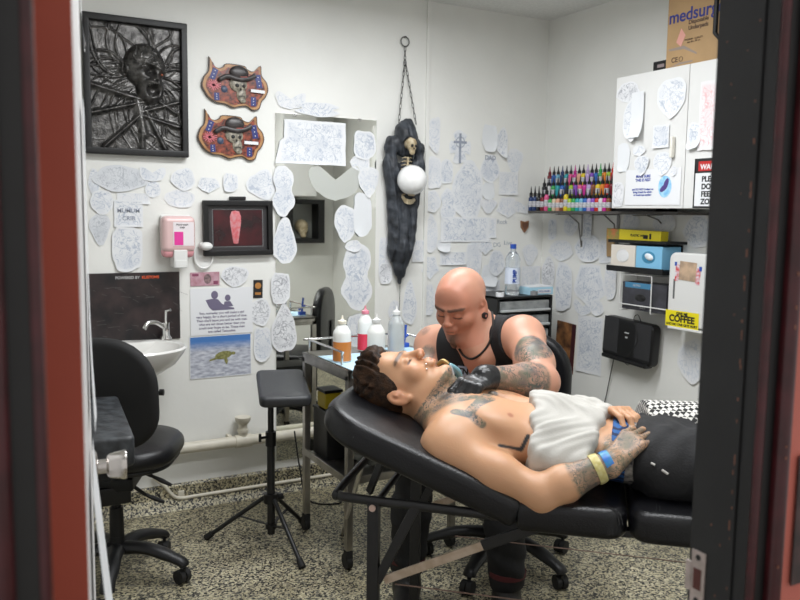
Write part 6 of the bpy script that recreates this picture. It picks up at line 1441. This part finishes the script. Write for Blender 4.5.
PAPERS = [  # wall, x0, y0, x1, y1, outline, look, label
 ('B', 88, 168, 100, 196, 'round', 'n', 'curved tracing right beside the door, topmost there'),
 ('B', 92, 165, 149, 194, 'dome', 's', 'wide dome shaped tracing directly under the big relief'),
 ('B', 139, 167, 166, 184, 'wing', 'n', 'winged tracing right of the wide dome one'),
 ('B', 145, 180, 161, 198, 'round', 'n', 'small rounded tracing below the winged one under the relief'),
 ('B', 90, 189, 114, 215, 'round', 'n', 'round tracing of a ringed face near the door'),
 ('B', 117, 193, 150, 204, 'rect', 'p', 'thin strip tracing under the wide dome one'),
 ('B', 114, 200, 143, 227, 'rect', 'n', 'squarish tracing with block letters above the tall dragon one'),
 ('B', 112, 225, 143, 272, 'tall', 'n', 'tall busy tracing left of the soap dispenser'),
 ('B', 89, 213, 111, 246, 'idrop', 's', 'grey shaded leaf shaped tracing near the door'),
 ('B', 170, 167, 195, 191, 'sail', 'n', 'slanted tracing above the soap dispenser, upper one'),
 ('B', 164, 189, 196, 208, 'round', 'p', 'oval faint tracing just above the soap dispenser'),
 ('B', 197, 176, 220, 193, 'penta', 'n', 'small five sided tracing left of the little upright card tracing'),
 ('B', 223, 173, 238, 192, 'cup', 'n', 'little upright card tracing above the framed photo'),
 ('B', 246, 169, 276, 200, 'sail', 'n', 'pointed tracing at the framed photo top right corner'),
 ('B', 221, 266, 249, 288, 'idrop', 'b', 'bold cartoon figure tracing above the quote sheet'),
 ('B', 249, 298, 271, 326, 'round', 'b', 'round bold tracing below the dark card'),
 ('B', 253, 326, 272, 362, 'tall', 'n', 'tall tracing right of the turtle photo'),
 ('M', 272, 165, 295, 217, 'violin', 'n', 'waisted tracing on the mirror left edge above the framed photo corner'),
 ('M', 272, 217, 297, 264, 'drop', 'n', 'long tracing on the mirror left edge by the framed photo'),
 ('M', 271, 272, 290, 304, 'cup', 'b', 'cup shaped tracing on the mirror left edge'),
 ('M', 271, 303, 297, 354, 'drop', 'b', 'boldly drawn drop tracing, lowest on the mirror left edge'),
 ('M', 276, 121, 355, 165, 'apron', 'n', 'largest sheet, spread across the mirror top'),
 ('M', 353, 130, 376, 160, 'tall', 'n', 'rounded tracing at the mirror top right'),
 ('M', 350, 152, 370, 172, 'sail', 'p', 'small faint tracing below the mirror top right one'),
 ('M', 309, 165, 362, 206, 'wing', 'v', 'see through winged vellum below the largest sheet on the mirror'),
 ('M', 358, 166, 379, 198, 'idrop', 'p', 'teardrop tracing on the mirror right edge'),
 ('M', 353, 192, 372, 237, 'tall', 'w', 'blank upright sheet on the mirror below the teardrop'),
 ('M', 334, 205, 358, 244, 'idrop', 'n', 'pointed tracing in the mirror middle'),
 ('M', 341, 243, 373, 311, 'violin', 'n', 'biggest waisted tracing on the mirror lower right'),
 ('M', 347, 313, 367, 348, 'tall', 'n', 'tracing on the mirror behind the bottles'),
 ('M', 345, 240, 362, 252, 'round', 'p', 'little oval tracing between two pointed ones on the mirror'),
 ('B', 275, 92, 306, 112, 'wing', 'p', 'faint winged tracing on the wall above the mirror left corner'),
 ('B', 295, 102, 341, 117, 'violin', 'n', 'long bubbly tracing lying along the mirror top edge'),
 ('B', 378, 236, 391, 284, 'tall', 'p', 'slim tracing between the mirror and the reaper robe hem'),
 ('B', 379, 262, 392, 284, 'cup', 'b', 'small bold tracing left of the robe hem'),
 ('B', 402, 279, 417, 326, 'drop', 'n', 'slim upright tracing right below the robe tip'),
 ('B', 388, 300, 400, 322, 'round', 'p', 'little faint oval tracing behind the clear bottle'),
 ('B', 426, 115, 443, 154, 'cres', 'p', 'crescent tracing beside the wall strip'),
 ('B', 449, 130, 471, 165, 'cross', 'n', 'celtic cross tracing'),
 ('B', 425, 156, 442, 190, 'tall', 'p', 'tall faint tracing right of the reaper lamp'),
 ('B', 440, 159, 453, 185, 'cup', 'n', 'small tracing left of the big figure tracing'),
 ('B', 451, 160, 483, 221, 'sail', 'n', 'big figure tracing under the celtic cross'),
 ('B', 440, 188, 456, 223, 'violin', 'n', 'upright tracing at the big figure tracing lower left'),
 ('B', 482, 124, 497, 152, 'cup', 'w', 'curled blank sheet above the DAD tracing'),
 ('B', 495, 127, 508, 158, 'sail', 'n', 'narrow tracing right of the curled blank sheet'),
 ('B', 480, 153, 500, 183, 'drop', 'n', 'tracing lettered DAD'),
 ('B', 482, 182, 495, 200, 'cup', 'w', 'blank cup shaped sheet under the DAD tracing'),
 ('B', 480, 198, 497, 214, 'idrop', 'p', 'small tracing below the blank cup shaped sheet'),
 ('B', 506, 148, 523, 176, 'idrop', 'p', 'pale pointed tracing, rightmost of the top cluster'),
 ('B', 499, 172, 518, 195, 'rect', 'p', 'pale square tracing right of the DAD tracing'),
 ('B', 496, 196, 519, 218, 'penta', 'p', 'pale tracing under the pale square one'),
 ('B', 513, 201, 538, 216, 'wing', 'p', 'flat tracing at the ink shelf left end'),
 ('B', 441, 217, 490, 242, 'rect', 'n', 'wide band tracing below the big figure tracing'),
 ('B', 479, 218, 496, 238, 'rect', 'p', 'square tracing at the wide band right end'),
 ('B', 424, 190, 441, 213, 'round', 'p', 'round faint tracing below the lamp level by the wall strip'),
 ('B', 424, 213, 438, 253, 'drop', 'p', 'long tracing by the wall strip'),
 ('B', 437, 239, 451, 252, 'cup', 'w', 'tiny blank curled sheet left of the hat level papers'),
 ('B', 412, 240, 426, 262, 'rect', 'p', 'small square sheet right of the robe'),
 ('B', 421, 254, 439, 280, 'penta', 'n', 'five sided tracing above the tattooist shoulder'),
 ('B', 440, 252, 466, 265, 'rect', 'n', 'narrow banner tracing above the bald head'),
 ('B', 423, 284, 435, 316, 'tall', 'p', 'slim tracing left of the bald head'),
 ('B', 466, 240, 482, 275, 'tall', 'p', 'upright tracing right above the bald head'),
 ('B', 478, 237, 493, 255, 'penta', 'n', 'five sided tracing right of the wide band one'),
 ('B', 481, 264, 497, 287, 'cup', 'w', 'curled blank sheet right of the bald head'),
 ('B', 488, 250, 505, 276, 'round', 'n', 'oval tracing left of the water bottle'),
 ('B', 483, 280, 500, 294, 'rect', 'p', 'low sheet behind the ear'),
 ('B', 522, 244, 538, 266, 'idrop', 'p', 'pointed tracing right of the water bottle'),
 ('B', 521, 266, 540, 288, 'rect', 'p', 'square sheet behind the blue box'),
 ('R', 541, 256, 555, 291, 'sail', 'b', 'dark figure tracing at the corner above the blue box'),
 ('R', 555, 262, 572, 312, 'tall', 'n', 'long curved tracing right of the blue box'),
 ('R', 548, 218, 557, 240, 'cup', 'n', 'tracing under the shelf nearest the corner'),
 ('R', 563, 216, 578, 236, 'round', 'n', 'rounded tracing between the first two shelf brackets'),
 ('R', 583, 214, 592, 238, 'rect', 'n', 'upright tracing left of the second shelf bracket'),
 ('R', 548, 240, 574, 262, 'dome', 'p', 'wide pale tracing below the shelf near the corner'),
 ('R', 574, 234, 600, 262, 'sail', 'n', 'big tracing above the five sided one on right wall'),
 ('R', 573, 262, 606, 307, 'penta', 'n', 'large five sided tracing left of the glove boxes'),
 ('R', 598, 240, 613, 264, 'tall', 'p', 'tracing beside the cream box'),
 ('R', 604, 264, 617, 300, 'tall', 'p', 'tracing left of the wire basket'),
 ('R', 573, 300, 593, 318, 'wing', 'n', 'small winged tracing above the tall rectangular one'),
 ('R', 590, 300, 604, 316, 'round', 'p', 'small oval tracing left of the speaker'),
 ('R', 577, 316, 602, 374, 'rect', 'n', 'tall rectangular tracing left of the speaker'),
 ('R', 622, 212, 640, 232, 'round', 'p', 'round tracing above the yellow box'),
 ('R', 652, 212, 676, 235, 'round', 'p', 'round tracing right above the yellow box'),
 ('R', 682, 214, 712, 248, 'sail', 'n', 'scroll tracing above the towel dispenser'),
 ('R', 676, 336, 706, 384, 'sail', 'p', 'torn sheet under the towel dispenser'),
 ('C', 616, 82, 640, 104, 'dome', 'b', 'dark banner tracing at the cabinet top left'),
 ('C', 622, 96, 642, 142, 'sail', 'n', 'long curled tracing in the left door upper half'),
 ('C', 631, 92, 644, 138, 'rect', 'w', 'blank rolled sheet behind the long curled tracing'),
 ('C', 657, 78, 686, 119, 'idrop', 'n', 'large tracing at the left door top right'),
 ('C', 653, 125, 669, 148, 'rect', 'n', 'square tracing left of the cabinet handle'),
 ('C', 617, 143, 630, 172, 'tall', 'w', 'narrow blank sheet on the left door edge'),
 ('C', 632, 145, 646, 156, 'round', 'p', 'small oval tracing above the heart tracing'),
 ('C', 634, 155, 649, 176, 'idrop', 'n', 'heart tracing above the notice'),
 ('C', 653, 152, 672, 176, 'idrop', 'n', 'shield tracing right of the heart one'),
 ('C', 670, 166, 677, 176, 'round', 'p', 'tiny round tracing near the notice top right'),
 ('C', 613, 182, 624, 207, 'cup', 'b', 'bold crown tracing at the cabinet lower left corner'),
 ('C', 687, 122, 701, 150, 'cup', 'n', 'curled tracing on the right door'),
 ('C', 699, 80, 724, 150, 'rect', 'r', 'tall red drawing on the right door'),
]
for i, (wl, x0, y0, x1, y1, kd, mk, lab) in enumerate(PAPERS):
    cx_, cy_ = (x0+x1)/2, (y0+y1)/2; off = .0015+.0012*((i*7) % 5)
    if wl == 'B': F = Fback(cx_, cy_, off)
    elif wl == 'M': F = Fback(cx_, cy_, .008+.0018*((i*7) % 4))
    elif wl == 'R': F = Fright(cx_, cy_, off)
    else: F = Fright(cx_, cy_, 0, 0, x=XF-.0015-.0010*((i*7) % 5))
    w_, h_ = wh(F, x0, y0, x1, y1)
    where = {'B': ' on the back wall', 'M': '', 'R': ' on the right wall', 'C': ''}[wl]
    if 'wall' in lab or len(lab.split()) > 12: where = ''
    mat_name = {'w': 'white ', 'v': ''}.get(mk, 'pale ')
    o = paper(F, w_, h_, kd, mk, mat_name+lab+where, curl=.012 if mk == 'w' else .006, seed=i, lift=.016 if 'curled' in lab else 0)
    nm = {'M': 'mirror', 'C': 'cabinet'}.get(wl, 'wall'); o['group'] = f'tattoo tracings on the {nm}'
    if lab == 'tracing lettered DAD': text('DAD', .034, mat('pencil_ink', (.30, .33, .40), .7), 'lettering', o, TR((0, .055, .002)), bold=.0006)
    if lab == 'celtic cross tracing':
        pi_ = mat('pencil_ink', (.30, .33, .40), .7); b = MB(); b.bar((0, -.085, .002), (0, .075, .002), .014, .0006, bev=0); b.bar((-.042, .028, .0022), (.042, .028, .0022), .013, .0006, bev=0)
        b.tube([(.028*math.cos(a), .028+.028*math.sin(a), .0022) for a in [k*2*PI/20 for k in range(20)]], .0018, 6, closed=True); b.build('drawn_cross', pi_, o)
    if 'with block letters' in lab: text('MUMUM', .026, mat('pencil_ink', (.30, .33, .40), .7), 'lettering', o, TR((0, .012, .002)), bold=.0003); text('CRIB', .026, mat('pencil_ink', (.30, .33, .40), .7), 'lettering', o, TR((0, -.022, .002)), bold=.0003)
# papers pinned on the open door's face
for i, (y0_, z0_, w_, h_, kd, lab) in enumerate(((.30, 1.95, .22, .40, 'tall', 'white sheet hanging high on the open door'), (.48, 1.32, .20, .46, 'rect', 'long white sheet hanging mid height on the open door'), (.32, .86, .26, .42, 'rect', 'white curled sheet hanging low on the open door'), (.66, 1.72, .07, .12, 'rect', 'small white card near the top of the open door edge'))):
    F = DM @ TR((.003, y0_, z0_)) @ Matrix(((0, 0, 1, 0), (1, 0, 0, 0), (0, 1, 0, 0), (0, 0, 0, 1)))
    if i == 2: F = F @ TR((0, h_/2, 0)) @ Matrix.Rotation(-.085, 4, 'X') @ TR((0, -h_/2, 0))
    paper(F, w_, h_, kd, 'w' if i < 3 else 'p', lab, 'sheet', 'sheets on the open door', curl=.003, seed=i, lift=(.0, .004, .010, .003)[i])
# ------------------------------------------------ hooded reaper ornament
zr = on(404, 41, 1, YB-.02); 
F = Fback(404, 41, .0)
rp2 = thing('reaper_ornament', 'hooded black reaper ornament with ribs, hanging on a chain and holding a globe', 'ornament', F)
def RL(px, py, out): p = on(px, py, 1, YB-out); return np.array(F.inverted() @ p)
b = MB(); c0 = Vector((.0, -.005, .012)); b.tube([(c0.x+.024*math.cos(a), c0.y+.024*math.sin(a), .012) for a in [k*2*PI/28 for k in range(28)]], .0030, 8, closed=True)
b.cyl((0, .018, 0), (0, .018, .02), .004); b.build('hanging_ring', mat('dark_steel', (.10, .10, .10), .35, .8), rp2)
def chain(p0, p1, n):
    p0, p1 = Vector(p0), Vector(p1)
    for i in range(n):
        a_ = p0.lerp(p1, i/n); b2 = p0.lerp(p1, (i+1)/n); d = (b2-a_).normalized(); u = Vector((0, 0, 1)) if i % 2 else d.cross(Vector((0, 0, 1))).normalized()
        c_ = (a_+b2)/2; L = (b2-a_).length*.62
        MB().tube([c_+d*L*math.cos(t)+u*.0052*math.sin(t) for t in [k*2*PI/12 for k in range(12)]], .0017, 6, closed=True).build('chain_link', mat('dark_steel', (.10, .10, .10), .35, .8), rp2)
j0 = RL(405, 60, .012); cl_ = RL(398, 131, .05); cr_ = RL(416, 124, .05)
chain((c0.x, c0.y-.027, .012), j0, 3); chain(j0, cl_, 13); chain(j0, cr_, 12)
fr2 = Field((-.20, -1.50, .0), (.20, -.36, .20), .0042)
def R_(px, py, out): return RL(px, py, out)
# robe: hood, shoulders, body tapering to torn tip
hd_ = R_(405, 138, .085); tip_ = R_(398, 286, .03)
fr2.ell(R_(406, 140, .070), (.066, .085, .062), None, .01)
fr2.cap(R_(404, 130, .07), R_(408, 124, .065), .042, .030, .03)
fr2.ell(R_(410, 149, .130), (.044, .056, .062), None, .012, '-')
fr2.cap(R_(391, 146, .045), R_(418, 148, .05), .036, .034, .03)
fr2.cap(R_(390, 142, .05), R_(391, 170, .05), .026, .030, .02); fr2.cap(R_(420, 148, .055), R_(419, 172, .055), .022, .026, .02)
fr2.cap(R_(391, 165, .05), R_(395, 245, .045), .034, .036, .04); fr2.cap(R_(417, 165, .06), R_(409, 240, .05), .030, .034, .04)
fr2.cap(R_(403, 175, .04), R_(402, 250, .045), .055, .050, .04); fr2.cap(R_(402, 250, .045), R_(400, 282, .03), .050, .012, .03)
fr2.cap(R_(393, 250, .04), R_(396, 272, .03), .030, .010, .02); fr2.cap(R_(408, 240, .04), R_(405, 264, .03), .032, .010, .02)
fr2.ell(R_(408, 170, .120), (.042, .130, .062), None, .012, '-')
fr2.mod(lambda x, y, z: .0040*np.sin(120*x+3*np.sin(9*y)+10*y)*(y < -.45)+.0022*np.sin(260*x+22*y)+.0012*np.sin(90*y+60*x))
fr2.plane((0, -1, .004), (0, 0, -1))
me = fr2.mesh('robe'); me.materials.append(mat('charcoal_robe_resin', (.010, .012, .016), .55, col2=(.045, .052, .064), vscale=26, bump=.5, bscale=70)); link('robe', me, rp2)
# little skull in the hood
skp = R_(410, 146, .098)
fs = Field(skp-.06, skp+.06, .0026); Rk = np.array([[1, 0, 0], [0, 0, 1], [0, 1, 0]], float)
u_ = unit(V3(.10, -.12, 1)); c_ = unit(V3(.05, 1, 0)-u_*(u_@V3(.05, 1, 0))); Rk = np.stack([np.cross(u_, c_), u_, c_], 1)
H_ = Head(fs, skp, Rk, .44)
H_.ell((0, -.01, .04), (.075, .095, .08)); H_.ell((0, .045, -.01), (.052, .045, .06), .008); H_.ell((0, .06, -.07), (.035, .03, .03), .006)
for sx in (-1, 1): H_.ell((sx*.03, .092, .008), (.020, .025, .018), .003, '-')
H_.ell((0, .095, -.022), (.012, .02, .015), .002, '-'); H_.cap((-.03, .095, -.058), (.03, .095, -.058), .005, None, .002, '-')
me = fs.mesh('skull'); me.materials.append(BONE); link('skull', me, rp2)
b = MB()
for c3 in ((-.030, .089, .008, .015), (.030, .089, .008, .015), (0, .088, -.024, .008)): b.sph(tuple(H_.p(*c3[:3])), c3[3]*.44*1.1, 10)
b.build('skull_hollows', INK, rp2)  # black balls stand in for the shade inside eye sockets and nose
# spine and ribs
sp_ = MB(); s0 = Vector(R_(408, 157, .088)); s1 = Vector(R_(407, 186, .088)); sp_.tube([s0, s0.lerp(s1, .5), s1], .006, 10)
sp_.build('breastbone', BONE, rp2)
for i in range(8):
    c_ = s0.lerp(s1, (i+.3)/8); wd_ = .032*(1-.15*abs(i-3)/3)
    for s in (-1, 1): MB().tube(smoothpath([c_, c_+Vector((s*wd_*.6, .003, .002)), c_+Vector((s*wd_, -.001, -.012))], 4), .0026, 6).build('rib', BONE, rp2)
# robe edges that frame the ribs and the bony hands
for k_, (px, py, s) in enumerate(((401, 195, -1), (416, 197, 1))):
    fh2 = Field(R_(px, py, .10)-.06, R_(px, py, .10)+.06, .0028)
    w0 = R_(px, py, .075); d_ = R_(409, 198, .135)-w0
    fh2.cap(w0+V3(s*.0, .035, -.02), w0, .008, .007, .004)
    for q_ in range(4):
        a_ = w0+V3(0, -.004*q_+.004, .002*q_); b_ = w0+d_*.55+V3(0, -.012-.006*q_, .0); c_ = w0+d_*.95+V3(0, -.010-.007*q_, -.004)
        fh2.cap(a_, b_, .0045, .0042, .002); fh2.cap(b_, c_, .0042, .0032, .002)
    fh2.cap(w0, w0+d_*.5+V3(0, .012, .0), .005, .0038, .002)
    me = fh2.mesh('bony_hand', 0); me.materials.append(BONE); link('bony_hand', me, rp2)
gl = R_(412, 180, .135); gp2 = F @ Vector(gl); gr_ = 15.0/FPX*((gp2-CP).dot(Fv))
gt_ = thing('globe_lamp', 'round white glass globe lamp held by the reaper', 'lamp', TR(gp2))
MB().sph((0, 0, 0), gr_, 36).build('globe', mat('opal_glass', (.83, .83, .82), .12, coat=.6), gt_)
MB().lathe([(0, -gr_-.004), (.018, -gr_-.002), (.022, -gr_+.006), (.0, -gr_+.010)], 20).build('socket', BONE, gt_)
# cord below the robe
q0 = R_(400, 284, .02); q1 = R_(398, 322, .01)
MB().tube([q0, (Vector(q0)+Vector(q1))/2+Vector((.004, 0, 0)), q1], .0014, 6).build('lamp_cord', RUBB, rp2)
# little pencilled words directly on the wall
for px, py, s_, sz in ((502, 222, 'Rock', .05), (508, 243, 'Live', .05), (497, 245, 'DG', .05)):
    F_ = Fback(px, py, .0008); t_ = thing('stencil_word', {'Rock': 'small pencilled gothic word left of the wooden shield', 'Live': 'pencilled word above the water bottle', 'DG': 'pencilled initials left of the water bottle'}[s_], 'drawing', F_)
    text(s_, sz*.7, mat('pencil_ink', (.30, .33, .40), .7), 'lettering', t_, TR((0, 0, 0)), bold=-.0002)
